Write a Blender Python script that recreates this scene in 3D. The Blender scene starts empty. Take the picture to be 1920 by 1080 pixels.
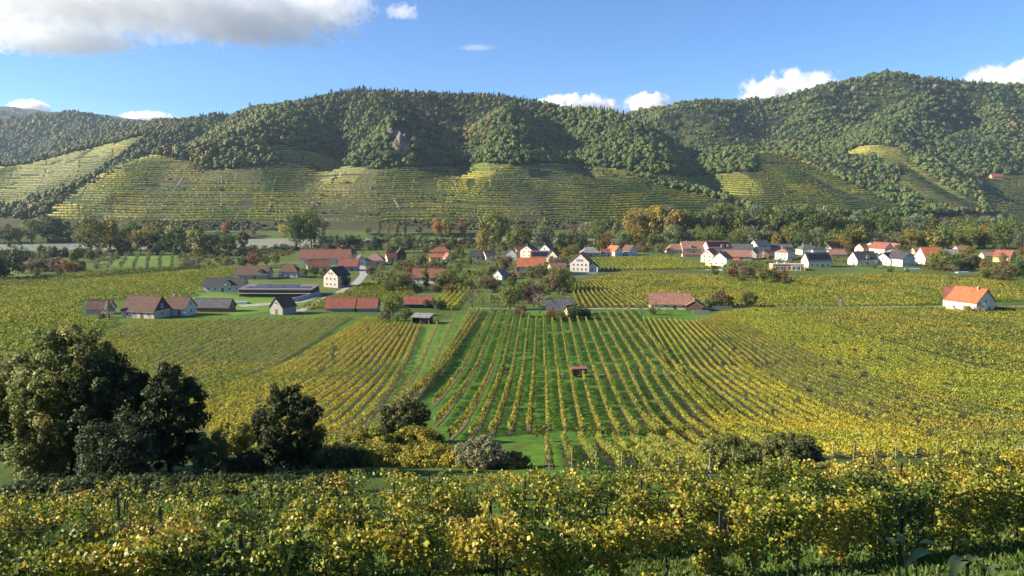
import bpy, math, random
import numpy as np
from mathutils import Vector
PI = math.pi
RNG = np.random.default_rng(7)
random.seed(7)
SC = bpy.context.scene
COL = SC.collection

# ------------------------------------------------------------------ camera, sky, sun, exposure
CAMZ = 45.0
FPX = 1371.0                      # focal length in pixels of the 1920 px wide photograph
PITCH = math.radians(7.07)
cam_d = bpy.data.cameras.new('camera'); cam_d.sensor_width = 36.0
cam_d.lens = 36.0 * FPX / 1920.0; cam_d.clip_start = 0.1; cam_d.clip_end = 40000.0
cam = bpy.data.objects.new('camera', cam_d); COL.objects.link(cam)
cam.location = (0, 0, CAMZ); cam.rotation_euler = (PI / 2 - PITCH, 0, 0)
SC.camera = cam

SUN_EL = math.radians(25.0)
SUN_DIR = Vector((-1.0, -0.07, 0.0)).normalized()      # horizontal direction towards the sun
TO_SUN = Vector((SUN_DIR.x * math.cos(SUN_EL), SUN_DIR.y * math.cos(SUN_EL), math.sin(SUN_EL)))
world = bpy.data.worlds.new('World'); SC.world = world; world.use_nodes = True
wn = world.node_tree.nodes; wl = world.node_tree.links
wn.clear()
wout = wn.new('ShaderNodeOutputWorld'); wbg = wn.new('ShaderNodeBackground'); wsky = wn.new('ShaderNodeTexSky')
wsky.sky_type = 'NISHITA'; wsky.sun_disc = False
wsky.sun_elevation = SUN_EL
wsky.sun_rotation = math.atan2(SUN_DIR.x, SUN_DIR.y)
wsky.altitude = 1500; wsky.air_density = 1.0; wsky.dust_density = 0.0; wsky.ozone_density = 8.0
wbg.inputs['Strength'].default_value = 0.073
wl.new(wsky.outputs[0], wbg.inputs[0]); wl.new(wbg.outputs[0], wout.inputs[0])
sun_d = bpy.data.lights.new('sun', 'SUN'); sun_d.energy = 5.0; sun_d.angle = math.radians(0.53); sun_d.color = (1.0, 0.89, 0.71)
sun = bpy.data.objects.new('sun', sun_d); COL.objects.link(sun)
sun.rotation_euler = TO_SUN.to_track_quat('Z', 'Y').to_euler()
SC.view_settings.view_transform = 'Standard'; SC.view_settings.look = 'None'
SC.view_settings.exposure = 1.45; SC.view_settings.gamma = 1.0; SC.view_settings.use_curve_mapping = False
SC.render.engine = 'CYCLES'
SC.cycles.max_bounces = 8; SC.cycles.diffuse_bounces = 2; SC.cycles.glossy_bounces = 2
SC.cycles.transmission_bounces = 3; SC.cycles.volume_bounces = 5; SC.cycles.transparent_max_bounces = 8
SC.cycles.use_denoising = True
SC.cycles.caustics_reflective = False; SC.cycles.caustics_refractive = False

# ------------------------------------------------------------------ geometry helpers
def tag(o, label=None, cat=None, group=None, kind=None):
    if label: o['label'] = label
    if cat: o['category'] = cat
    if group: o['group'] = group
    if kind: o['kind'] = kind
    return o

def make_mesh(name, V, F, col=None, mats=(), smooth=False, fmat=None):
    """V (n,3) floats, F (m,3) or (m,4) ints, col (n,3) per-vertex colour"""
    V = np.ascontiguousarray(V, dtype=np.float32); F = np.ascontiguousarray(F, dtype=np.int32)
    me = bpy.data.meshes.new(name)
    k = F.shape[1]
    me.vertices.add(len(V)); me.vertices.foreach_set('co', V.ravel())
    me.loops.add(F.size); me.loops.foreach_set('vertex_index', F.ravel())
    me.polygons.add(len(F))
    me.polygons.foreach_set('loop_start', np.arange(0, F.size, k, dtype=np.int32))
    me.polygons.foreach_set('loop_total', np.full(len(F), k, dtype=np.int32))
    if smooth: me.polygons.foreach_set('use_smooth', np.ones(len(F), dtype=bool))
    if fmat is not None: me.polygons.foreach_set('material_index', np.asarray(fmat, dtype=np.int32))
    me.update(calc_edges=True)
    if col is not None:
        a = me.color_attributes.new('Col', 'FLOAT_COLOR', 'POINT')
        c = np.ones((len(V), 4), dtype=np.float32); c[:, :3] = col
        a.data.foreach_set('color', c.ravel())
    for m in mats: me.materials.append(m)
    return me

def link(name, me, parent=None, loc=None, rz=None):
    o = bpy.data.objects.new(name, me); COL.objects.link(o)
    if parent is not None: o.parent = parent
    if loc is not None: o.location = loc
    if rz is not None: o.rotation_euler = (0, 0, rz)
    return o

def empty(name, loc=(0, 0, 0), rz=0.0):
    o = bpy.data.objects.new(name, None); COL.objects.link(o); o.empty_display_size = 0.5
    o.location = loc; o.rotation_euler = (0, 0, rz)
    return o

def nth(i):
    w = ['first', 'second', 'third', 'fourth', 'fifth', 'sixth', 'seventh', 'eighth', 'ninth', 'tenth', 'eleventh', 'twelfth']
    return w[i] if i < 12 else '%d%s' % (i + 1, {1: 'st', 2: 'nd', 3: 'rd'}.get((i + 1) % 10 if (i + 1) not in (11, 12, 13) else 0, 'th'))

class MB:
    """collects boxes, prisms and tubes into one mesh"""
    def __init__(s): s.v = []; s.f = []
    def add(s, V, F):
        n = len(s.v); s.v += [tuple(map(float, p)) for p in V]; s.f += [tuple(i + n for i in f) for f in F]; return s
    def box(s, x0, x1, y0, y1, z0, z1):
        return s.add([(x0,y0,z0),(x1,y0,z0),(x1,y1,z0),(x0,y1,z0),(x0,y0,z1),(x1,y0,z1),(x1,y1,z1),(x0,y1,z1)],
                     [(0,3,2,1),(4,5,6,7),(0,1,5,4),(1,2,6,5),(2,3,7,6),(3,0,4,7)])
    def prism(s, poly, axis, a, b):
        """extrude a 2-D polygon along axis ('x': poly is (y,z); 'y': poly is (x,z); 'z': poly is (x,y))"""
        n = len(poly)
        def P(p, t):
            return (t, p[0], p[1]) if axis == 'x' else (p[0], t, p[1]) if axis == 'y' else (p[0], p[1], t)
        V = [P(p, a) for p in poly] + [P(p, b) for p in poly]
        F = [tuple(range(n))[::-1], tuple(range(n, 2 * n))] + [(i, (i + 1) % n, n + (i + 1) % n, n + i) for i in range(n)]
        return s.add(V, F)
    def tube(s, pts, rad, seg=6):
        pts = [Vector(p) for p in pts]; V = []; F = []
        for i, p in enumerate(pts):
            d = (pts[min(i + 1, len(pts) - 1)] - pts[max(i - 1, 0)]).normalized()
            u = d.cross(Vector((0.3, 1, 0.1))); u = u.normalized() if u.length > 1e-3 else Vector((1, 0, 0)); w = d.cross(u)
            r = rad[i] if isinstance(rad, (list, tuple)) else rad
            V += [p + u * (r * math.cos(2 * PI * k / seg)) + w * (r * math.sin(2 * PI * k / seg)) for k in range(seg)]
        for i in range(len(pts) - 1):
            for k in range(seg):
                F.append((i * seg + k, i * seg + (k + 1) % seg, (i + 1) * seg + (k + 1) % seg, (i + 1) * seg + k))
        F.append(tuple(range(seg))[::-1]); F.append(tuple(range((len(pts) - 1) * seg, len(pts) * seg)))
        return s.add(V, F)
    def mesh(s, name, mat, smooth=False):
        me = bpy.data.meshes.new(name); me.from_pydata(s.v, [], s.f); me.update()
        if mat: me.materials.append(mat)
        if smooth:
            for p in me.polygons: p.use_smooth = True
        return me
    def build(s, name, mat, parent=None, smooth=False):
        return link(name, s.mesh(name, mat, smooth), parent)

# ------------------------------------------------------------------ procedural materials
def new_mat(name):
    m = bpy.data.materials.new(name); m.use_nodes = True
    nt = m.node_tree; nt.nodes.clear()
    return m, nt, nt.nodes, nt.links

def mixrgb(nt, a, b, fac, mode='MIX'):
    n = nt.nodes.new('ShaderNodeMix'); n.data_type = 'RGBA'; n.blend_type = mode
    if isinstance(fac, (int, float)): n.inputs[0].default_value = fac
    else: nt.links.new(fac, n.inputs[0])
    for v, k in ((a, 6), (b, 7)):
        if isinstance(v, tuple): n.inputs[k].default_value = (*v[:3], 1)
        else: nt.links.new(v, n.inputs[k])
    return n.outputs[2]

def noise(nt, scale, detail=4, rough=0.55, coord='Object', vec=None, dist=0.0):
    n = nt.nodes.new('ShaderNodeTexNoise'); n.inputs['Scale'].default_value = scale
    n.inputs['Detail'].default_value = detail; n.inputs['Roughness'].default_value = rough
    n.inputs['Distortion'].default_value = dist
    if vec is None:
        t = nt.nodes.new('ShaderNodeTexCoord'); vec = t.outputs[coord]
    nt.links.new(vec, n.inputs['Vector'])
    return n.outputs['Fac']

def geom_pos(nt):
    return nt.nodes.new('ShaderNodeNewGeometry').outputs['Position']

def ramp(nt, fac, stops):
    r = nt.nodes.new('ShaderNodeValToRGB')
    e = r.color_ramp.elements
    while len(e) < len(stops): e.new(0.5)
    for el, (p, c) in zip(e, stops):
        el.position = p; el.color = (*(c if isinstance(c, tuple) else (c, c, c))[:3], 1)
    nt.links.new(fac, r.inputs[0])
    return r.outputs[0]

def finish(nt, color, rough=0.8, bump=None, bump_d=0.05, bump_s=0.5, spec=0.3, metal=0.0):
    p = nt.nodes.new('ShaderNodeBsdfPrincipled'); o = nt.nodes.new('ShaderNodeOutputMaterial')
    if isinstance(color, tuple): p.inputs['Base Color'].default_value = (*color[:3], 1)
    else: nt.links.new(color, p.inputs['Base Color'])
    p.inputs['Roughness'].default_value = rough; p.inputs['Metallic'].default_value = metal
    p.inputs['Specular IOR Level'].default_value = spec
    if bump is not None:
        b = nt.nodes.new('ShaderNodeBump'); b.inputs['Distance'].default_value = bump_d; b.inputs['Strength'].default_value = bump_s
        nt.links.new(bump, b.inputs['Height']); nt.links.new(b.outputs[0], p.inputs['Normal'])
    nt.links.new(p.outputs[0], o.inputs[0])
    return p

def leaf_mat(name, source='Col', transl=0.35, rough=0.6, spec=0.25, var=0.35, nscale=0.6):
    """leaf surface: colour from a vertex colour, the object's colour or a per-instance tint; part of the light passes through"""
    m, nt, N, L = new_mat(name)
    if source == 'Col':
        a = N.new('ShaderNodeAttribute'); a.attribute_name = 'Col'; base = a.outputs['Color']
    elif source == 'object':
        a = N.new('ShaderNodeObjectInfo')
        b = N.new('ShaderNodeAttribute'); b.attribute_name = 'Col'
        base = mixrgb(nt, a.outputs['Color'], b.outputs['Color'], 1.0, 'MULTIPLY')
    else:
        a = N.new('ShaderNodeAttribute'); a.attribute_type = 'INSTANCER'; a.attribute_name = 'tint'
        b = N.new('ShaderNodeAttribute'); b.attribute_name = 'Col'
        base = mixrgb(nt, a.outputs['Color'], b.outputs['Color'], 1.0, 'MULTIPLY')
    if var > 0:
        f = noise(nt, nscale, 3, 0.6, vec=geom_pos(nt))
        g = ramp(nt, f, [(0.3, 1 - var), (0.7, 1 + var * 0.6)])
        base = mixrgb(nt, base, g, 1.0, 'MULTIPLY')
    p = N.new('ShaderNodeBsdfPrincipled'); p.inputs['Roughness'].default_value = rough; p.inputs['Specular IOR Level'].default_value = spec
    t = N.new('ShaderNodeBsdfTranslucent'); mx = N.new('ShaderNodeMixShader'); mx.inputs[0].default_value = transl
    o = N.new('ShaderNodeOutputMaterial')
    L.new(base, p.inputs['Base Color']); L.new(base, t.inputs['Color'])
    L.new(p.outputs[0], mx.inputs[1]); L.new(t.outputs[0], mx.inputs[2]); L.new(mx.outputs[0], o.inputs[0])
    return m

def plain(name, c, rough=0.8, var=0.12, scale=1.5, bump=0.0, spec=0.3, metal=0.0):
    m, nt, N, L = new_mat(name)
    f = noise(nt, scale, 5, 0.6)
    lo = tuple(x * (1 - var) for x in c); hi = tuple(min(1, x * (1 + var)) for x in c)
    colr = ramp(nt, f, [(0.3, lo), (0.7, hi)])
    finish(nt, colr, rough, f if bump else None, 0.05, bump, spec, metal)
    return m

# ------------------------------------------------------------------ photograph pixel -> place
CP, SP = math.cos(PITCH), math.sin(PITCH)
def ray(x, y):
    u = (x - 960.0) / FPX; v = (540.0 - y) / FPX
    return np.array([u, CP + v * SP, -SP + v * CP])
def at(x, y, Y):
    """the point of pixel (x, y) at forward distance Y"""
    d = ray(x, y); t = Y / d[1]
    return np.array([d[0] * t, Y, CAMZ + d[2] * t])
def project(X, Y, Z):
    zc = Z - CAMZ
    f = Y * CP - zc * SP; up = Y * SP + zc * CP
    return 960 + FPX * X / f, 540 - FPX * up / f

PROF_Y = np.array([-60,-30,  0,  6,  10,  13,16.5,20.5,  25,  40,  55,  70,  90, 100, 130, 160, 220, 290, 330, 400, 9000], float)
PROF_Z = np.array([ 62, 53,43.3,40.9,38.9,37.3,36.1,35.0,33.5,28.9,24.4,20.3,15.9,14.2,10.1,6.7,3.9,0.9,0.2,0.0,0.0])
RIV_X = np.array([-2500,-900,-440,-221,0,300,640,1200,4000.])
RIV_N = np.array([500,560,622,650,715,830,950,1150,2000.])
RIV_FX = np.array([-2500,-900,-500,-440,-287,0,300,660,1200,4000.])
RIV_F = np.array([650,700,742,770,838,850,925,1072,1320,2300.])
def smooth(a, b, x):
    t = np.clip((x - a) / (b - a), 0, 1); return t * t * (3 - 2 * t)
def vnoise(x, y, s, seed=0):
    """cheap smooth value noise"""
    x = np.asarray(x, float) / s + seed * 17.13; y = np.asarray(y, float) / s + seed * 7.77
    xi = np.floor(x); yi = np.floor(y); xf = x - xi; yf = y - yi
    xf = xf * xf * (3 - 2 * xf); yf = yf * yf * (3 - 2 * yf)
    def h(a, b):
        v = np.sin(a * 127.1 + b * 311.7 + seed * 74.7) * 43758.5453
        return v - np.floor(v)
    return (h(xi, yi) * (1 - xf) + h(xi + 1, yi) * xf) * (1 - yf) + (h(xi, yi + 1) * (1 - xf) + h(xi + 1, yi + 1) * xf) * yf
def ground_z(X, Y):
    X = np.asarray(X, float); Y = np.asarray(Y, float)
    z = np.interp(Y, PROF_Y, PROF_Z)
    z = (z + np.interp(Y - 2, PROF_Y, PROF_Z) + np.interp(Y + 2, PROF_Y, PROF_Z)) / 3
    z = z + 0.045 * np.clip(X, -40, 40) * (1 - smooth(20, 60, Y))
    n = np.interp(X, RIV_X, RIV_N); f = np.interp(X, RIV_FX, RIV_F)
    inside = smooth(0, 14, Y - n) * (1 - smooth(-12, 0, Y - f))
    z = z - 5.0 * inside
    z = z + 4.5 * smooth(0, 16, Y - f) * (1 - smooth(900, 1500, Y))
    return z
_T = np.concatenate([np.linspace(2, 60, 600), np.geomspace(60, 1400, 1600)])
def gp(x, y, dz=0.0):
    """where the ray of a pixel meets the ground"""
    d = ray(x, y); P = d[None, :] * _T[:, None]
    h = CAMZ + P[:, 2] - (ground_z(P[:, 0], P[:, 1]) + dz)
    i = int(np.argmax(h < 0))
    if h[i] >= 0: i = len(_T) - 1
    a = h[i - 1] / (h[i - 1] - h[i] + 1e-9); t = _T[i - 1] + a * (_T[i] - _T[i - 1])
    return np.array([d[0] * t, d[1] * t, CAMZ + d[2] * t])

def in_poly(px, py, poly):
    px = np.asarray(px, float); py = np.asarray(py, float); r = np.zeros(px.shape, bool)
    n = len(poly)
    for i in range(n):
        x0, y0 = poly[i]; x1, y1 = poly[(i + 1) % n]
        c = ((y0 > py) != (y1 > py)) & (px < (x1 - x0) * (py - y0) / (y1 - y0 + 1e-12) + x0)
        r ^= c
    return r

def grid_faces(nr, nc):
    i = np.arange(nr - 1)[:, None] * nc + np.arange(nc - 1)[None, :]
    return np.stack([i, i + 1, i + nc + 1, i + nc], -1).reshape(-1, 4)
# ------------------------------------------------------------------ ground sheet, river, hills
def mat_ground():
    m, nt, N, L = new_mat('meadow')
    a = N.new('ShaderNodeAttribute'); a.attribute_name = 'Col'
    P = geom_pos(nt)
    f1 = noise(nt, 0.9, 6, 0.7, vec=P); f2 = noise(nt, 0.05, 4, 0.6, vec=P); f3 = noise(nt, 7.0, 3, 0.7, vec=P)
    c = mixrgb(nt, a.outputs['Color'], ramp(nt, f1, [(0.3, 0.6), (0.7, 1.35)]), 1.0, 'MULTIPLY')
    f4 = noise(nt, 0.28, 5, 0.75, vec=P, dist=1.0)
    c = mixrgb(nt, c, (0.15, 0.13, 0.055), ramp(nt, f4, [(0.52, 0.0), (0.72, 0.55)]))
    c = mixrgb(nt, c, ramp(nt, f2, [(0.35, (0.85, 0.9, 0.9)), (0.65, (1.15, 1.05, 0.9))]), 1.0, 'MULTIPLY')
    finish(nt, c, 0.95, f3, 0.08, 0.6, 0.1)
    return m
M_GROUND = mat_ground()
Ys = np.concatenate([np.linspace(-60, 0, 13)[:-1], np.linspace(0, 40, 70)[:-1], np.linspace(40, 160, 100)[:-1], np.linspace(160, 620, 150)[:-1], np.linspace(620, 1000, 110)[:-1], np.geomspace(1000, 6100, 34)])
us = np.linspace(-1.05, 1.05, 191)
GX = us[None, :] * (np.maximum(Ys, 0)[:, None] * 0.95 + 45); GY = np.repeat(Ys[:, None], len(us), 1)
GZ = ground_z(GX, GY)
def srgb(r, g, b):
    return tuple(((v / 255.0) / 12.92 if v / 255.0 <= 0.04045 else ((v / 255.0 + 0.055) / 1.055) ** 2.4) for v in (r, g, b))
gx, gy = GX.ravel(), GY.ravel()
ppx, ppy = project(gx, np.maximum(gy, 1), GZ.ravel())
gc = np.tile(np.array([0.075, 0.125, 0.022]), (len(gx), 1))              # grass
gn = vnoise(gx, gy, 22, 3)
gc[gy > 330] = (0.088, 0.125, 0.032)
gc *= (0.7 + 0.6 * gn)[:, None]
def paint(poly, c, only=None):
    k = in_poly(ppx, ppy, poly) & (gy > 5)
    if only is not None: k &= only
    gc[k] = np.array(c)[None, :] * (0.85 + 0.3 * gn[k])[:, None]
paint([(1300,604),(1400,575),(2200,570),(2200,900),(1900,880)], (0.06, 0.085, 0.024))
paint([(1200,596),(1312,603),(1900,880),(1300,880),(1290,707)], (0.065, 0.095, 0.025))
paint([(1085,580),(1075,505),(1330,505),(1480,577)], (0.095, 0.105, 0.035))
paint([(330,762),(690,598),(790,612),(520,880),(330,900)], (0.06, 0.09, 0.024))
paint([(610,850),(790,612),(900,582),(800,740),(640,850)], (0.11, 0.20, 0.03))
paint([(795,745),(908,580),(1300,580),(1290,705),(1240,830),(840,832)], (0.065, 0.15, 0.018))
paint([(985,832),(1300,832),(1340,900),(980,900)], (0.075, 0.18, 0.02))
paint([(170,500),(240,474),(330,474),(330,500)], (0.12, 0.20, 0.04))
paint([(300,530),(470,558),(590,562),(540,582),(440,590)], (0.12, 0.21, 0.035))
fp = smooth(-4, 3, gx) * (gy < 16)
gc[gy < 16] = gc[gy < 16] * 0.9
ground = link('ground', make_mesh('ground', np.stack([gx, gy, GZ.ravel()], 1), grid_faces(len(Ys), len(us)), gc, [M_GROUND], smooth=True))
tag(ground, 'grassy valley floor rising to the vineyard slope in front', kind='structure')

# river
def mat_water():
    m, nt, N, L = new_mat('river_water')
    mp = N.new('ShaderNodeMapping'); mp.inputs['Scale'].default_value = (0.06, 0.22, 1); L.new(geom_pos(nt), mp.inputs[0])
    f = noise(nt, 1.0, 5, 0.6, vec=mp.outputs[0])
    p = finish(nt, (0.30, 0.30, 0.24), 0.25, f, 0.25, 0.5, 0.5)
    return m
xs = np.linspace(-1800, 3000, 60)
rn = np.interp(xs, RIV_X, RIV_N) - 30; rf = np.interp(xs, RIV_FX, RIV_F) + 20
V = np.concatenate([np.stack([xs, rn, np.full(60, -1.6)], 1), np.stack([xs, rf, np.full(60, -1.6)], 1)])
river = link('river', make_mesh('river', V, grid_faces(2, 60), None, [mat_water()]))
tag(river, 'grey green river behind the riverside trees', kind='structure')

# hills: height interpolated between surveyed points (pixel x, pixel y, forward distance)
HP = []
def hp(*rows):
    for x, y, Y in rows: HP.append(at(x, y, Y))
# foot of the slope
for x, y, Y in [(60,413,985),(80,414,965),(180,415,955),(300,416,945),(450,417,935),(600,417,935),(750,416,935),(900,414,945),(1050,413,960),(1200,411,990),(1350,408,1040),(1500,403,1100),(1650,400,1140),(1750,398,1180),(1850,396,1290)]:
    hp((x, y, Y)); q = at(x, y, Y); HP.append(np.array([q[0], Y - 40, 2.0])); HP.append(np.array([q[0], Y - 120, -8.0]))
# terraces of the front slope
hp((110,380,1010),(170,340,1075),(235,300,1160),(200,370,1005),(300,350,1060),(300,385,990),(300,315,1120),(400,340,1070),(400,318,1120),(500,350,1050),(500,318,1130),(500,270,1260),
   (560,285,1250),(600,340,1105),(640,320,1190),(640,300,1260),(600,380,1000),(700,350,1050),(700,314,1110),(800,350,1060),(800,314,1150),(900,350,1055),(900,311,1130),(1000,350,1075),(1000,312,1140),(1100,350,1085),(1100,316,1150),(1200,360,1100),(1200,330,1190),(1300,375,1110),(1300,345,1190))
# wooded upper slope with ribs and gullies
hp((300,290,1190),(350,280,1190),(430,270,1210),(520,255,1290),(450,240,1420),(560,250,1330),(580,230,1400),(640,280,1345),(640,250,1450),(640,220,1540),(640,190,1640),
   (560,205,1620),(480,220,1600),(400,230,1640),(330,245,1600),
   (690,290,1150),(740,290,1140),(740,265,1185),(730,240,1260),(710,215,1390),(700,190,1540),
   (800,285,1270),(800,255,1370),(800,225,1480),(810,195,1590),
   (870,295,1250),(870,265,1370),(870,230,1490),(870,195,1620),(920,290,1165),(930,262,1240),(940,235,1360),(950,205,1530),
   (1010,290,1250),(1020,262,1370),(1030,230,1510),(1090,295,1195),(1100,270,1280),(1110,245,1400),(1120,225,1540),(1180,300,1270),(1190,275,1370),(1200,245,1500))
# skyline of the middle hill, and the drop behind it
for x, y, Y in [(210,229,1900),(290,222,1900),(350,218,1880),(400,212,1850),(440,212,1840),(500,204,1800),(540,197,1770),(580,184,1740),(620,173,1710),(680,168,1680),(740,172,1680),(800,170,1690),(860,171,1700),(920,179,1720),(980,186,1730),(1030,196,1730),(1060,207,1720),(1100,212,1720),(1150,217,1720),(1200,222,1700),(1300,260,1590),(1400,284,1500)]:
    y += np.interp(x, [200, 500, 620, 700, 950, 1050, 1200], [10, 13, 6, 2, 2, 14, 12])        # the trees make up the rest of the skyline
    hp((x, y, Y)); q = at(x, y, Y); HP.append(np.array([q[0] * 1.2, Y * 1.2, q[2] - 70]))
# spur on the far left
hp((-250,330,1500),(-150,310,1550),(0,296,1570),(60,289,1570),(150,282,1560),(200,270,1560),(270,254,1560),(0,340,1450),(0,380,1350),(80,340,1420),(90,380,1330),(150,310,1480),(200,290,1500),(-150,390,1330),(-250,400,1300),(40,405,1240),(-150,415,1150),(-350,418,1100))
for x, Y in [(50,1180),(100,1210),(160,1270),(215,1350),(-100,1150)]:
    q = at(x, 408, Y); HP.append(np.array([q[0], Y, max(14, q[2])]))
for x, Y in [(0,1900),(150,1900),(-200,1900)]:
    q = at(x, 330, Y); HP.append(np.array([q[0], Y, 95]))
# right hand spurs and gullies
hp((1250,300,1290),(1300,300,1330),(1350,310,1310),(1400,285,1480),(1430,282,1490),(1470,300,1400),(1540,322,1330),(1620,355,1260),(1690,392,1175),(1400,340,1240),(1450,370,1160),(1550,385,1150),
   (1480,288,1640),(1560,305,1610),(1620,335,1530),(1700,372,1420),(1570,290,1720),(1610,277,1760),(1650,271,1740),(1690,276,1680),(1720,300,1590),(1780,340,1480),(1850,393,1350),(1620,300,1640),(1680,330,1530),
   (1740,290,1800),(1800,320,1760),(1850,345,1640),(1880,330,1720),(1920,335,1720),(1960,345,1700),(1920,392,1520),(2050,395,1500),(2050,350,1750),(2250,395,1500))
# right mountain
hp((1430,278,1800),(1420,245,2050),(1350,240,2000),(1300,225,2050),(1250,215,2100),(1500,250,1950),(1500,215,2180),(1560,230,2020),(1600,200,2150),(1640,255,1850),(1660,225,1950),(1720,215,2000),(1700,185,2150),(1760,180,2130),(1800,250,1950),(1800,215,2150),(1850,270,1960),(1900,240,2100),(1920,285,1930),(1920,200,2300),(2050,240,2100),(2050,290,1900),(1740,255,1850))
for x, y, Y in [(1195,208,2350),(1250,197,2400),(1310,190,2450),(1400,188,2500),(1440,190,2480),(1480,185,2420),(1520,168,2380),(1560,157,2350),(1600,147,2320),(1640,143,2300),(1700,149,2330),(1750,153,2360),(1800,151,2380),(1850,153,2400),(1920,160,2400),(2050,170,2400),(2250,190,2400)]:
    y += np.interp(x, [1195, 1250, 1480, 1530, 1600, 1660, 1740, 1900], [9, 12, 12, 4, 3, 8, -4, 0])
    hp((x, y, Y)); q = at(x, y, Y); HP.append(np.array([q[0] * 1.15, Y * 1.15, q[2] - 60]))
# far hills on the left
for x, y, Y in [(-250,205,3100),(-120,222,3000),(0,238,3000),(40,226,3000),(100,214,3000),(160,217,3000),(215,231,2950),(300,242,2900)]:
    hp((x, y, Y)); q = at(x, y, Y); HP.append(np.array([q[0] * 1.15, Y * 1.15, q[2] - 90]))
hp((0,300,2350),(60,275,2450),(120,262,2400),(60,250,2650),(-150,290,2400),(-150,260,2650),(150,245,2600),(220,248,2350))
hp((-200,200,4700),(-60,205,4700),(0,217,4700),(35,228,4700),(150,245,4700))
HP = np.array(HP)
_d = np.sqrt(((HP[:, None, :2] - HP[None, :, :2]) ** 2).sum(-1))
_n = len(HP)
_A = np.zeros((_n + 3, _n + 3)); _A[:_n, :_n] = -_d + np.eye(_n) * 4.0
_A[:_n, _n] = 1; _A[:_n, _n + 1:] = HP[:, :2] / 1000; _A[_n:, :_n] = _A[:_n, _n:].T
_w = np.linalg.solve(_A, np.concatenate([HP[:, 2], np.zeros(3)]))
HR = np.concatenate([np.linspace(840, 1900, 170)[:-1], np.geomspace(1900, 5600, 64)])
HU = np.linspace(-0.98, 0.98, 480)
hX = (HU[None, :] * HR[:, None]); hY = np.repeat(HR[:, None], len(HU), 1)
hZ = np.empty(hX.size)
_fx, _fy = hX.ravel(), hY.ravel()
for s in range(0, _fx.size, 20000):
    k = slice(s, s + 20000)
    dd = np.sqrt((_fx[k, None] - HP[None, :, 0]) ** 2 + (_fy[k, None] - HP[None, :, 1]) ** 2)
    hZ[k] = -dd @ _w[:_n] + _w[_n] + _fx[k] / 1000 * _w[_n + 1] + _fy[k] / 1000 * _w[_n + 2]
amp = smooth(95, 190, hZ)
hZ = hZ + amp * (28 * (vnoise(_fx, _fy, 170, 1) - 0.5) + 14 * (vnoise(_fx, _fy, 70, 2) - 0.5))
hZ = hZ.reshape(hX.shape)
def hill_z0(X, Y):
    r = np.interp(Y, HR, np.arange(len(HR))); c = np.clip((X / Y - HU[0]) / (HU[1] - HU[0]), 0, len(HU) - 1.001)
    return hZ[np.clip(np.round(r).astype(int), 0, len(HR) - 1), np.round(c).astype(int)]
def hit0(px, py):
    Yv = np.linspace(950, 2900, 2000); d = ray(px, py); t = Yv / d[1]; h = CAMZ + d[2] * t - hill_z0(d[0] * t, Yv); i = int(np.argmax(h < 0)); return np.array([d[0] * t[i], Yv[i]])
# gullies cut into the slopes, ribs left between them: (line of pixels, depth, half width)
CUTS = [([(642,205),(640,250),(636,300)], -34, 80), ([(715,195),(735,240),(745,290)], 26, 70), ([(862,200),(872,250),(868,300)], -34, 85), ([(945,205),(955,250),(950,300)], 24, 70), ([(1050,225),(1075,270),(1110,308)], -32, 80), ([(1170,235),(1200,280),(1215,318)], 22, 70), ([(1270,255),(1310,300),(1345,345)], -30, 75),
        ([(1450,215),(1430,250),(1425,275)], -40, 110), ([(1330,205),(1340,235),(1370,262)], 26, 100), ([(1560,180),(1520,225),(1470,270)], 30, 110), ([(1660,175),(1610,215),(1540,270)], -44, 110), ([(1745,190),(1700,225),(1640,262)], 34, 100), ([(1830,190),(1800,230),(1735,272)], -42, 110), ([(1900,190),(1880,235),(1830,290)], 32, 100),
        ([(1470,298),(1550,335),(1640,382)], -16, 60), ([(1700,300),(1770,345),(1830,385)], -18, 60), ([(420,225),(380,250),(345,275)], -22, 70), ([(520,215),(500,240),(470,262)], 20, 70), ([(90,230),(60,260),(40,290)], -40, 160), ([(160,228),(140,250),(120,262)], 26, 140)]
_add = np.zeros(_fx.shape)
for pts, dep, hw in CUTS:
    W = [hit0(*q) for q in pts]; dist = np.full(_fx.shape, 1e9); hw = hw * (1 if W[1][1] < 1800 else 1.3 if W[1][1] < 2500 else 1.8)
    for a, b in zip(W[:-1], W[1:]):
        ab = b - a; t = np.clip(((_fx - a[0]) * ab[0] + (_fy - a[1]) * ab[1]) / (ab @ ab), 0, 1); dist = np.minimum(dist, np.hypot(_fx - a[0] - t * ab[0], _fy - a[1] - t * ab[1]))
    _add += dep * .72 * np.clip(1 - dist / hw, 0, 1) ** 1.2
hZ = hZ + (_add * smooth(20, 80, hZ.ravel())).reshape(hX.shape)
def hill_z(X, Y):
    X = np.asarray(X, float); Y = np.asarray(Y, float)
    r = np.interp(Y, HR, np.arange(len(HR))); c = np.clip((X / Y - HU[0]) / (HU[1] - HU[0]), 0, len(HU) - 1.001)
    r = np.clip(r, 0, len(HR) - 1.001)
    ri = r.astype(int); ci = c.astype(int); rf_ = r - ri; cf = c - ci
    return (hZ[ri, ci] * (1 - cf) + hZ[ri, ci + 1] * cf) * (1 - rf_) + (hZ[ri + 1, ci] * (1 - cf) + hZ[ri + 1, ci + 1] * cf) * rf_

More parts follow.
